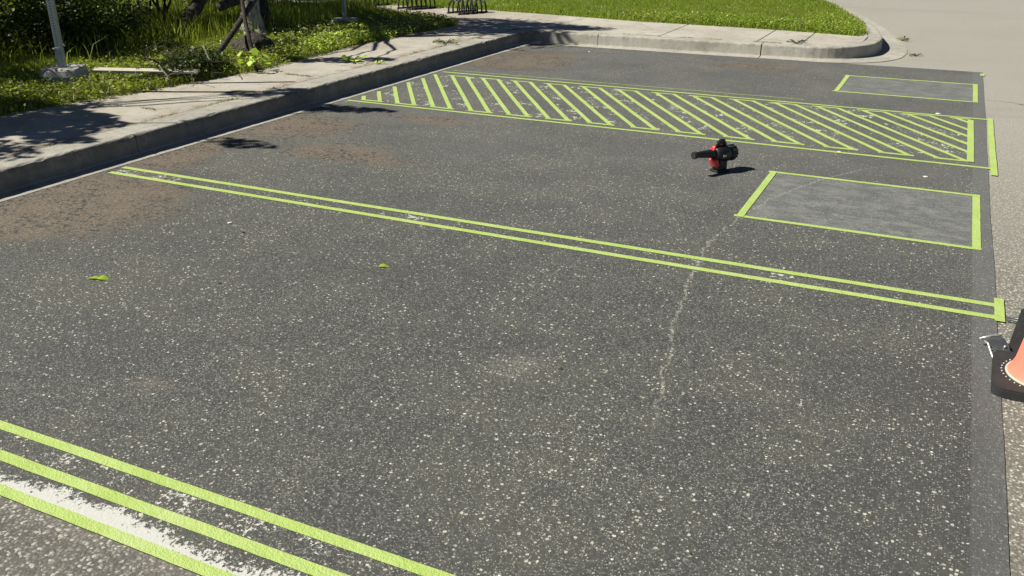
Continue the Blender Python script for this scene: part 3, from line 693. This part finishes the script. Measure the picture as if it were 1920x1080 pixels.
tg = [(-6.9, 11.4, 3.6, .75, 900), (-6.0, 11.6, 4.0, .62, 800), (-7.7, 11.2, 3.4, .8, 900), (-5.5, 12.3, 4.4, .62, 850), (-4.85, 12.35, 4.3, .42, 420), (-6.5, 12.4, 4.3, .7, 900), (-7.6, 12.0, 4.0, .7, 800),
      (-6.9, 11.0, 3.1, .5, 420), (-8.3, 11.5, 3.7, .7, 700), (-8.6, 12.4, 4.5, .7, 500), (-5.55, 11.6, 4.5, .42, 420), (-9.3, 12.6, 4.3, .8, 600), (-8.9, 10.7, 3.0, .55, 380), (-8.2, 10.2, 2.8, .4, 160), (-6.2, 8.35, 2.5, .26, 200), (-6.6, 8.15, 2.6, .22, 150), (-5.85, 8.6, 2.7, .20, 120), (-7.2, 8.8, 2.6, .25, 120)]
cl = [(n, from_shadow(x, y, h, B1), (r * 1.15, r * .72, r * .55)) for x, y, h, r, n in tg]
cl += [(700, (-1.2, .4, 4.2), (1.3, 1.2, .7)), (500, (-2.4, -.3, 3.6), (1.0, .9, .6))]
lm = [[(0, 0, 1.9), tuple(Vector(c[1]) * .6 + Vector((0, 0, .9))), c[1]] for c in cl]
tree('tree with pale peeling bark at its foot, behind the brush heap', B1, [(0, 0, -.02), (.02, .02, .9), (-.08, .05, 2.0), (-.05, .2, 3.4)], cl, lm, 'mid', .105, .125)
# second stem close behind
B1b = (-8.62, 9.95, .16)
tree('darker tree trunk standing right behind the pale tree', B1b, [(0, 0, -.02), (.0, .05, 1.0), (.1, .2, 3.2)], [(700, (.1, .3, 3.6), (.9, .7, .6)), (400, (-.8, .5, 4.2), (.9, .7, .5))], [[(0, .1, 2.0), (.1, .3, 3.6)], [(0, .1, 2.2), (-.8, .5, 4.2)]], 'mid', .10, .11, bark='dbark')
B2 = (-9.6, 3.0, .16)
tg = [(-6.55, 4.85, 2.7, .42, 620), (-7.1, 4.5, 2.6, .5, 620), (-6.15, 4.55, 3.0, .36, 480), (-6.9, 4.0, 3.0, .6, 700), (-6.25, 5.0, 2.7, .22, 200), (-7.0, 5.05, 2.5, .2, 150), (-6.0, 3.9, 3.2, .4, 300), (-6.6, 4.4, 2.8, .4, 500), (-6.05, 4.85, 2.9, .26, 240), (-5.8, 4.35, 3.1, .24, 180), (-6.7, 5.2, 2.6, .16, 80), (-5.75, 6.35, 3.6, .22, 130), (-5.45, 6.6, 3.8, .22, 130)]
cl2 = [(n, from_shadow(x, y, h, B2), (r * 1.25, r * .7, r * .5)) for x, y, h, r, n in tg]
cl2 += [(900, (-.6, .3, 3.2), (1.2, 1.1, .8)), (700, (-1.8, 1.2, 3.0), (1.2, 1.1, .8))]
# thin outlying sprays whose shade reaches the lot beside the kerb
for (sx, sy, h, r, n) in ((-4.95, 5.32, 3.6, .24, 110), (-5.1, 6.76, 3.9, .27, 150), (-4.72, 6.86, 3.9, .16, 50)):
    cl2.append((n, (sx - SH[0] * h - B2[0], sy - SH[1] * h - B2[1], h - B2[2]), (r * 1.4, r * .55, r * .25)))
lm2 = [[(0, 0, 1.6), tuple(Vector(c[1]) * .55 + Vector((0, 0, .9))), c[1]] for c in cl2]
tree('leafy tree standing beyond the left edge whose twigs shade the walk', B2, [(0, 0, -.02), (.05, .02, 1.0), (0, .05, 2.6)], cl2, lm2, 'mid', .10, .12, bark='dbark')

# ------------------------------------------------------------------ shrubs and thicket behind the verge
def shrub(label, x, y, clumps, mat, size, stems=7, group='dark bushes behind the verge'):
    t = empty('leafy_bush', (x, y, .17), 0, label=label, cat='bush', group=group)
    bm = bmesh.new(); rr = random.Random(int(x * 100))
    for k in range(stems):
        a = rr.uniform(0, 6.28); r = rr.uniform(.3, .8); h = rr.uniform(.7, 1.7)
        tube(bm, wob([(rr.uniform(-.2, .2), rr.uniform(-.2, .2), -.05), (math.cos(a) * r * .4, math.sin(a) * r * .4, h * .5), (math.cos(a) * r, math.sin(a) * r, h)], .03, 4, k), [.022 - .002 * i for i in range(9)], 6)
    obj('stems', bm, 'dbark', t, sm=True)
    V, F, q = cat([leaves(n, c, r, size, .3, shell=.1) for n, c, r in clumps]); npmesh('foliage', V, F, mat, t, rnd=q)
def rc(n, spread, h, cnt, rr, zmin=.3):
    return [(cnt, (rr.uniform(-spread, spread), rr.uniform(-spread, spread), rr.uniform(zmin, h)), (rr.uniform(.25, .5), rr.uniform(.25, .5), rr.uniform(.2, .4))) for _ in range(n)]
rr = random.Random(21)
def rc2(n, sx, sy, z0, z1, cnt, rad=.34):
    return [(cnt, (rr.uniform(-sx, sx), rr.uniform(-sy, sy), rr.uniform(z0, z1)), (rr.uniform(.75, 1.3) * rad, rr.uniform(.75, 1.3) * rad, rr.uniform(.6, 1.0) * rad)) for _ in range(n)]
shrub('olive-green bush left of the tall perforated post', -8.95, 4.95, rc2(22, .6, .9, .10, .95, 420), 'mid', .05)
shrub('dense dark bush directly behind the tall perforated post', -9.25, 6.35, rc2(26, .6, .75, .12, 1.15, 430), 'dark', .05)
shrub('low dark bush right of the tall perforated post, in front of the log', -8.95, 7.25, rc2(20, .38, .55, .08, .62, 420, .27), 'dark', .045)
shrub('dark bush between the tall post and the fallen log', -9.75, 7.75, rc2(26, .6, .7, .20, 1.3, 430), 'dark', .05)
shrub('bush with paler leaves hanging above the fallen log', -9.9, 9.3, rc2(24, .7, .6, .62, 2.0, 380), 'mid', .055)
shrub('dark bush at the far left behind the first bushes', -10.9, 5.6, rc2(30, 1.0, 1.2, .3, 2.2, 430, .5), 'dark', .065)
shrub('dark bush behind the pale-barked tree', -11.0, 11.2, rc2(30, .9, .9, .25, 2.4, 400, .45), 'dark', .06)
shrub('dark bush furthest back between the trunks', -11.8, 8.2, rc2(34, 1.1, 1.3, .3, 3.2, 430, .5), 'dark', .065)
shrub('shaded bush at the back near the path', -10.6, 12.25, rc2(18, .7, .5, .2, 1.6, 330, .36), 'mid', .055)
shrub('tall dark bush out of view at the left, added to shade the front bushes', -10.8, 3.4, rc2(30, .8, 1.0, .3, 1.9, 430, .5), 'dark', .065)  # added outside the view to block sun from the front bushes
shrub('tall dark bush added at the far back left to shade the thicket', -13.4, 6.2, rc2(36, 1.2, 2.2, .3, 3.8, 430, .6), 'dark', .07)  # tall bush added behind to keep sun off the thicket

# ------------------------------------------------------------------ fallen wood, bin, plank, sprout
def log(label, pts, rad, mat, sub=4, name='fallen_branch', grp='dead branches leaning by the brush heap', side=()):
    bm = bmesh.new(); p = wob(pts, rad[0] * .25, sub, int(rad[0] * 1e4)); n = len(p)
    tube(bm, p, [rad[0] + (rad[1] - rad[0]) * i / (n - 1) for i in range(n)], 9)
    for s in side: tube(bm, wob(s, .01, 3, 2), [rad[1] * .7] + [rad[1] * .4] * 3, 6)
    return tag(obj(name, bm, mat, sm=True), label, 'branch', grp)
log('thick dark log leaning up out of the long grass', [(-8.75, 8.3, .12), (-8.85, 8.75, .38), (-9.1, 9.5, .75)], (.10, .08), 'dbark', name='leaning_log')
log('grey branch slanting up from the dark bag to the trunk', [(-7.05, 7.25, .20), (-7.35, 7.95, .42), (-7.75, 8.9, .75)], (.030, .034), 'dbark')
log('thin dark branch propped upright beside the pale trunk', [(-7.05, 7.95, .17), (-7.25, 8.1, .5), (-7.5, 8.35, .9)], (.026, .022), 'dbark')
log('gnarled dark limb arching over the top of the slanting branch', [(-7.9, 8.4, .66), (-7.75, 8.9, .80), (-8.1, 9.3, 1.1)], (.055, .04), 'dbark')
log('pale stick leaning across the front of the dark bag', [(-6.62, 6.88, .17), (-6.74, 6.93, .34), (-6.86, 7.0, .44)], (.012, .010), 'twig', name='stick', grp='pale sticks around the dark bag')
log('short pale stick standing at the left of the dark bag', [(-6.78, 6.55, .17), (-6.86, 6.62, .25), (-6.86, 6.68, .31)], (.013, .010), 'twig', name='stick', grp='pale sticks around the dark bag')
log('forked reddish stick hanging over the sidewalk edge at the plank', [(-6.64, 6.27, .165), (-6.72, 6.34, .25), (-6.83, 6.36, .34)], (.008, .007), 'twig', name='stick', grp='pale sticks around the dark bag', side=[[(-6.72, 6.34, .25), (-6.66, 6.45, .27), (-6.68, 6.55, .33)]])
log('pale curved stick on top of the dark bag', [(-6.95, 6.78, .36), (-6.93, 6.95, .42), (-6.90, 7.10, .43)], (.008, .006), 'twig', name='stick', grp='pale sticks around the dark bag')
log('light broken stick lying in front of the dark bag', [(-6.70, 6.70, .22), (-6.78, 6.86, .245), (-6.78, 6.96, .26)], (.016, .007), 'twig', name='stick', grp='pale sticks around the dark bag')
log('long pale twig rising from the verge behind the tall post', [(-8.6, 6.9, .2), (-8.62, 7.02, .33), (-8.75, 7.15, .46)], (.008, .005), 'twig', name='twig', grp='loose twigs in the verge')
log('pale twig lying in the grass at the left photo edge', [(-8.15, 4.65, .32), (-8.1, 4.85, .27), (-8.25, 5.0, .29)], (.009, .006), 'twig', name='twig', grp='loose twigs in the verge')
log('thin twig across the sidewalk edge near the first footing', [(-6.86, 5.7, .175), (-6.72, 5.9, .18), (-6.78, 6.1, .19)], (.006, .004), 'twig', name='twig', grp='loose twigs in the verge')
log('thin dark strand standing in for a shadow line across the sidewalk', [(-6.75, 5.95, .165), (-6.3, 6.15, .163), (-5.72, 6.42, .163)], (.009, .006), 'dbark', name='shadow_strand', grp='loose twigs in the verge')  # thin cast shadow modelled as a dark strand on the sidewalk
def bag():
    bm = bmesh.new(); bmesh.ops.create_icosphere(bm, subdivisions=5, radius=1)
    for v in bm.verts:
        c = v.co.copy(); f = 1 + .16 * mn.noise(c * 1.6 + Vector((3, 0, 0))) - .10 * abs(mn.noise(c * 4.5)) - .05 * abs(mn.noise(c * 11))
        v.co = Vector((c.x * .24 * f, c.y * .12 * f, c.z * .115 * f)); v.co.z = max(v.co.z, -.10)
    o = tag(obj('rubbish_bag', bm, 'bag', sm=True), 'dark crumpled bag under sticks at the edge of the sidewalk', 'rubbish bag'); o.location = (-6.90, 6.88, .245); o.rotation_euler = (0, R(-6), R(22))
bag()
def stump():
    bm = bmesh.new(); bmesh.ops.create_icosphere(bm, subdivisions=5, radius=1)
    for v in bm.verts:
        c = v.co.copy(); f = 1 + .22 * mn.noise(c * 1.4 + Vector((1, 5, 0))) + .07 * mn.noise(c * 6); v.co = Vector((c.x * .27 * f, c.y * .20 * f, c.z * .19 * f))
    o = tag(obj('tree_stump', bm, 'dbark', sm=True), 'dark mossy rounded stump at the foot of the pale trunk', 'tree stump'); o.location = (-7.35, 8.28, .20); o.rotation_euler = (0, 0, R(25))
stump()
def brushheap():
    bm = bmesh.new(); rr = random.Random(9)
    for k in range(90):
        x = -6.92 + rr.uniform(-.28, .2); y = 6.75 + rr.uniform(-.35, .35); a = rr.uniform(0, 6.28); L = rr.uniform(.12, .40); z = rr.uniform(.17, .40)
        tube(bm, wob([(x, y, z), (x + math.cos(a) * L * .5, y + math.sin(a) * L * .5, z + rr.uniform(-.01, .08)), (x + math.cos(a) * L, y + math.sin(a) * L, z + rr.uniform(-.02, .06))], .008, 3, k), .0045, 5)
    t = empty('brush_heap', (0, 0, 0), label='tangled heap of dark twigs and leaves around the dark bag', cat='brush heap')
    obj('twigs', bm, 'dbark', t, sm=True); V, F, q = leaves(2600, (-6.90, 6.88, .27), (.26, .44, .15), .042, .2); npmesh('leaves', V, F, 'dark', t, rnd=q)
brushheap()
bm = bmesh.new(); box(bm, 0, 0, 0, 1.0, .13, .022, bev=.003)
pk = tag(obj('wooden_plank', bm, 'plank'), 'pale weathered plank lying between the post footing and the brush', 'plank'); pk.location = (-7.08, 6.42, .262); pk.rotation_euler = (R(3), R(2), R(31))
def sprout(name, label, x, y, n, r, h, size, mat='lime', z=.165, rz=0):
    t = empty(name, (x, y, z), 0, label=label, cat='plant'); bm = bmesh.new(); rr = random.Random(n); P = []
    for k in range(n):
        a = 6.28 * k / n + rr.uniform(-.4, .4); q = r * rr.uniform(.4, 1); tip = (math.cos(a) * q, math.sin(a) * q, h * rr.uniform(.35, 1)); P.append(tip)
        tube(bm, [(0, 0, -.01), (tip[0] * .4, tip[1] * .4, tip[2] * .75), tip], .0028, 5)
    obj('stems', bm, 'weed', t) if False else obj('stems', bm, 'dbark', t)
    V, F, q = leafat(np.array(P), size, .8, .75); npmesh('leaves', V, F, mat, t, rnd=q)
sprout('leafy_sprout', 'bright yellow-green sprout in front of the tree stump shade', -6.50, 7.35, 16, .16, .20, .10)
sprout('lime_leaf_clump', 'small lime leaf clump growing in the sidewalk joint', -5.93, 8.30, 12, .13, .06, .085)
sprout('low_weed', 'low green weed in the sidewalk joint just behind the kerb', -5.62, 8.32, 6, .07, .03, .04)
sprout('kerb_weed', 'flat weed patch on the sidewalk towards the rear corner', -5.78, 10.1, 26, .22, .03, .04, 'weed')
sprout('gutter_weed', 'green weed tuft at the road edge beside the rounded kerb', -.60, 14.2, 14, .12, .05, .04, 'weed', .003)
sprout('road_weed', 'dry weed tuft on the road just right of the kerb end', -.36, 12.7, 12, .09, .03, .035, 'straw', .003)
sprout('walk_weed', 'weed strip in the joint behind the kerb near the rounded end', -1.75, 12.0, 20, .16, .035, .035, 'weed')
# weeds and grit in the sidewalk joints
def joint_weeds():
    n = 5200; x = np.empty(n); y = np.empty(n); k = n // 4
    x[:k] = -5.69 + rng.normal(0, .015, k); y[:k] = rng.uniform(4, 11.4, k)
    x[k:2 * k] = rng.uniform(-5, -1.6, k); y[k:2 * k] = 11.945 + rng.normal(0, .012, k)
    j = np.array([5.44, 7.34, 9.24]); x[2 * k:3 * k] = rng.uniform(-6.7, -5.7, k); y[2 * k:3 * k] = j[rng.integers(0, 3, k)] + rng.normal(0, .008, k)
    x[3 * k:] = rng.uniform(-7.0, -6.45, n - 3 * k); y[3 * k:] = rng.uniform(4.5, 12.3, n - 3 * k)
    keep = nse(x, y, 2.6) > .05; x, y = x[keep], y[keep]
    V, F, r = leafat(np.stack([x, y, np.full(len(x), .166)], 1), .016, 1.5, .6); return npmesh('leaf_litter', V, F, 'straw', rnd=r)
tag(joint_weeds(), 'dry leaf litter caught in the sidewalk joints', 'leaf litter', kind='stuff')

# leaves and bits on the asphalt
def fleaf(label, x, y, rz, L, wd, name='fallen_leaf', two=True):
    t = empty(name, (x, y, ZL), rz, label=label, cat='leaf', group='green leaves lying on the asphalt')
    for s in ((0, 1) if two else (0,)):
        bm = bmesh.new(); n = 8; ct = []; lf = []; rt = []
        for i in range(n + 1):
            u = i / n; wv = wd / 2 * math.sin(math.pi * min(1, u ** .8)) ; zc = .003 + .004 * math.sin(u * 5)
            ct.append(bm.verts.new((L * u, 0, zc))); lf.append(bm.verts.new((L * u - .004, wv + 1e-4, zc + wv * .28))); rt.append(bm.verts.new((L * u - .004, -wv - 1e-4, zc + wv * .10)))
        for i in range(n): bm.faces.new((ct[i], ct[i + 1], lf[i + 1], lf[i])); bm.faces.new((ct[i], rt[i], rt[i + 1], ct[i + 1]))
        o = obj('blade', bm, 'lime', t, sm=True)
        if s: o.rotation_euler = (0, 0, R(168)); o.scale = (1.1, .9, .8)
fleaf('pair of curled lime-green leaves lying alone at the left of the lot', -3.65, 2.80, R(25), .062, .045)
fleaf('small single green leaf lying near the middle of the lot', -2.47, 3.55, R(30), .06, .035, two=False)
def crumb(label, x, y, s, mat='whitebit', name='paint_chip'):
    bm = bmesh.new(); bmesh.ops.create_icosphere(bm, subdivisions=2, radius=s)
    for v in bm.verts: v.co *= 1 + .35 * mn.noise(v.co * 60 + Vector((x, y, 0))); v.co.z *= .35; v.co.x *= 1.5
    o = tag(obj(name, bm, mat), label, 'debris', 'small bits scattered on the asphalt'); o.location = (x, y, ZL + s * .25); o.rotation_euler = (0, 0, x * 3)
P_ = [('white crumb lying left of the long middle tapes', -3.66, 3.76, .011), ('pale crumb right of the near taped rectangle top', .01, 6.62, .012),
      ('white crumb on the border tape near the right end of the hatching', .02, 8.93, .018), ('white crumb on the near hatch border tape', -.62, 7.09, .012), ('pale crumb near the far kerb', -4.25, 11.2, .013)]
for a in P_: crumb(*a)
crumb('dark twig bit lying below the middle tapes', -1.19, 2.93, .006, 'hole', 'twig_bit'); crumb('dark twig bit near the two-leaf sprig', -3.06, 3.02, .007, 'hole', 'twig_bit')
crumb('small dark bit near the lower right of the lot', -.42, 2.06, .004, 'hole', 'twig_bit')
crumb('dark bit beside the white crumb left of the tapes', -3.47, 3.66, .008, 'hole', 'twig_bit')

# ------------------------------------------------------------------ leaf blower
def blower():
    t = empty('leaf_blower', (-1.335, 6.13, ZL), R(59), label='black and red cordless leaf blower standing on the asphalt', cat='leaf blower')
    # local +X runs from nozzle tip side (-X) to the rear (+X)
    bm = bmesh.new(); tube(bm, [(-.262, 0, .168), (-.25, 0, .168), (-.225, 0, .168), (-.08, 0, .158), (.0, 0, .15)], [.028, .030, .024, .034, .052], 18); nz = obj('nozzle', bm, 'black', t, sm=True)
    bm = bmesh.new(); tube(bm, [(-.268, 0, .168), (-.256, 0, .168)], .028, 18); obj('nozzle_rim', bm, 'black', nz)
    bm = bmesh.new(); tube(bm, [(-.2695, 0, .168), (-.262, 0, .168)], .021, 18); obj('nozzle_opening', bm, 'hole', nz)
    bm = bmesh.new(); tube(bm, [(-.05, 0, .15), (-.02, 0, .148), (.03, 0, .142), (.08, 0, .138), (.105, 0, .138)], [.050, .062, .070, .066, .052], 20); bd = obj('fan_housing', bm, 'black', t, sm=True)
    bm = bmesh.new(); tube(bm, [(.10, 0, .138), (.115, 0, .138), (.165, 0, .138), (.175, 0, .138)], [.050, .060, .060, .050], 20); it = obj('air_intake', bm, 'black', t, sm=True)
    bm = bmesh.new()
    for a in range(12):
        an = 2 * math.pi * a / 12; box(bm, .140, .061 * math.cos(an), .138 + .061 * math.sin(an), .05, .008, .008)
    obj('intake_grille', bm, 'rubber', it)
    bm = bmesh.new(); box(bm, 0, 0, 0, .090, .085, .105, bev=.014); b = obj('lower_body', bm, 'black', t); b.location = (.03, 0, .064)
    bm = bmesh.new(); box(bm, 0, 0, 0, .12, .10, .018, bev=.006); b = obj('foot', bm, 'black', t); b.location = (.03, 0, .009)
    bm = bmesh.new(); box(bm, 0, 0, 0, .036, .078, .072, bev=.011); b = obj('battery', bm, 'red', t); b.location = (-.035, .0, .080); b.rotation_euler = (0, R(-28), 0)
    # handle loop above the housing
    bm = bmesh.new(); tube(bm, [(-.055, 0, .178), (-.055, 0, .198), (-.04, 0, .212)], [(.014, .014), (.015, .015), (.016, .016)], 12); h1 = obj('front_strut', bm, 'red', t, sm=True)
    bm = bmesh.new(); tube(bm, [(-.048, 0, .202), (-.015, 0, .228), (.02, 0, .246), (.045, 0, .245), (.060, 0, .22), (.072, 0, .17)], [.016, .018, .0185, .018, .018, .020], 12); hd = obj('handle', bm, 'black', t, sm=True)
    bm = bmesh.new(); box(bm, 0, 0, 0, .03, .012, .022, bev=.004); tr = obj('trigger', bm, 'red', hd); tr.location = (.015, 0, .222)
    bm = bmesh.new(); box(bm, -.055, -.0, .188, .045, .05, .012, bev=.004); obj('top_trim', bm, 'red', t)
    bm = bmesh.new(); box(bm, .01, -.0685, .140, .035, .004, .016, bev=.001); obj('badge', bm, 'pale', t)
blower()
for o in list(C.objects):
    if o.name == 'leaf_blower': o.scale = (.89, .89, .89)

# ------------------------------------------------------------------ traffic cone
def cone():
    t = empty('traffic_cone', (.562, 3.628, 0), R(-2), label='orange traffic cone on a black square base at the right photo edge', cat='traffic cone')
    bm = bmesh.new(); box(bm, 0, 0, .020, .375, .375, .036)
    ed = [e for e in bm.edges if abs(e.verts[0].co.z - e.verts[1].co.z) > .01]; bmesh.ops.bevel(bm, geom=ed, offset=.035, segments=5, affect='EDGES', profile=.5)
    ed = [e for e in bm.edges if all(v.co.z > .03 for v in e.verts) and len(e.link_faces) == 2 and abs(e.calc_face_angle(0)) > 1]; bmesh.ops.bevel(bm, geom=ed, offset=.006, segments=2, affect='EDGES')
    bs = obj('base', bm, 'rubber', t)
    bm = bmesh.new()
    for k in range(40):
        a = 2 * math.pi * k / 40; r = bmesh.ops.create_icosphere(bm, subdivisions=1, radius=.0038)['verts']; bmesh.ops.translate(bm, vec=(.158 * math.cos(a), .158 * math.sin(a), .0385), verts=r)
    obj('moulded_studs', bm, 'pale', bs)
    bm = bmesh.new(); prof_ = [(.140, .036), (.141, .042), (.134, .050), (.120, .09), (.040, .66), (.034, .70), (.028, .705), (.026, .69)]; pr = None
    for r, z in prof_:
        ring = [bm.verts.new((r * math.cos(2 * math.pi * a / 48), r * math.sin(2 * math.pi * a / 48), z)) for a in range(48)]
        if pr: [bm.faces.new((pr[a], pr[(a + 1) % 48], ring[(a + 1) % 48], ring[a])) for a in range(48)]
        pr = ring
    cb = obj('cone_body', bm, 'orange', t, sm=True)
    bm = bmesh.new(); tube(bm, [(.141 * math.cos(2 * math.pi * a / 48), .141 * math.sin(2 * math.pi * a / 48), .041) for a in range(49)], .0055, 8, False); obj('pale_rim', bm, 'pale', t, sm=True)
cone()
# ------------------------------------------------------------------ folding stand behind the cone
def stand():
    t = empty('folding_sign_stand', (.44, 3.87, 0), 0, label='black folding sign stand with a grey metal foot behind the cone', cat='sign stand')
    def slab3(name, a, b, up, dn, mat, parent, bev=.004):
        a, b, up, dn = Vector(a), Vector(b), Vector(up), Vector(dn); bm = bmesh.new()
        v = [bm.verts.new(p) for p in (a, b, b + up, a + up, a + dn, b + dn, b + up + dn, a + up + dn)]
        for f in ((0, 1, 2, 3), (7, 6, 5, 4), (0, 4, 5, 1), (1, 5, 6, 2), (2, 6, 7, 3), (3, 7, 4, 0)): bm.faces.new([v[i] for i in f])
        bmesh.ops.bevel(bm, geom=list(bm.edges), offset=bev, segments=2, affect='EDGES'); return obj(name, bm, mat, parent)
    pn = slab3('panel', (.004, -.012, .004), (.56, -.05, .004), (.030, .105, .170), (-.008, .048, -.018), 'black', t)
    slab3('crossbar', (.05, -.022, .010), (.52, -.054, .010), (.004, .012, .022), (.0, -.012, .006), 'rubber', pn, .002)
    # bent sheet-metal foot
    bm = bmesh.new(); rows = []
    for (ax, ay, az), (bx, by_, bz) in (((-.107, .028, .040), (-.041, .065, .046)), ((-.088, -.010, .052), (-.020, .020, .056)), ((-.066, -.055, .044), (-.004, -.030, .048)), ((-.052, -.092, .026), (.004, -.082, .030))):
        rows.append([bm.verts.new((ax, ay, az)), bm.verts.new((bx, by_, bz)), bm.verts.new((bx, by_, bz - .004)), bm.verts.new((ax, ay, az - .004))])
    for p, q in zip(rows[:-1], rows[1:]):
        for j in range(4): bm.faces.new((p[j], p[(j + 1) % 4], q[(j + 1) % 4], q[j]))
    bm.faces.new(rows[0]); bm.faces.new(rows[-1][::-1]); ft = obj('foot', bm, 'grey', t)
    bm = bmesh.new(); tube(bm, [(-.112, .026, .034), (-.07, .048, .047), (-.038, .067, .048), (-.030, .080, .040)], .0055, 8); obj('foot_edge', bm, 'bright', ft, sm=True)
    bm = bmesh.new(); tube(bm, [(-.095, -.020, .048), (-.082, -.035, .046), (-.068, -.06, .022), (-.058, -.09, .010), (-.03, -.10, .010), (.01, -.088, .014)], .0045, 8); obj('wire_loop', bm, 'bright', ft, sm=True)
    bm = bmesh.new(); r_ = bmesh.ops.create_icosphere(bm, subdivisions=2, radius=.006)['verts']; bmesh.ops.translate(bm, vec=(-.02, -.045, .049), verts=r_); obj('rivet', bm, 'bright', ft, sm=True)
    for k in (0, .026):
        bm = bmesh.new(); tube(bm, [(.002, .345 + k, .014), (.22, .330 + k, .018)], .0065, 8); obj('rod', bm, 'grey', t, sm=True)
    bm = bmesh.new(); tube(bm, [(.16, .10, .13), (.19, .34, .018)], .007, 8); obj('leg', bm, 'grey', t, sm=True)
stand()
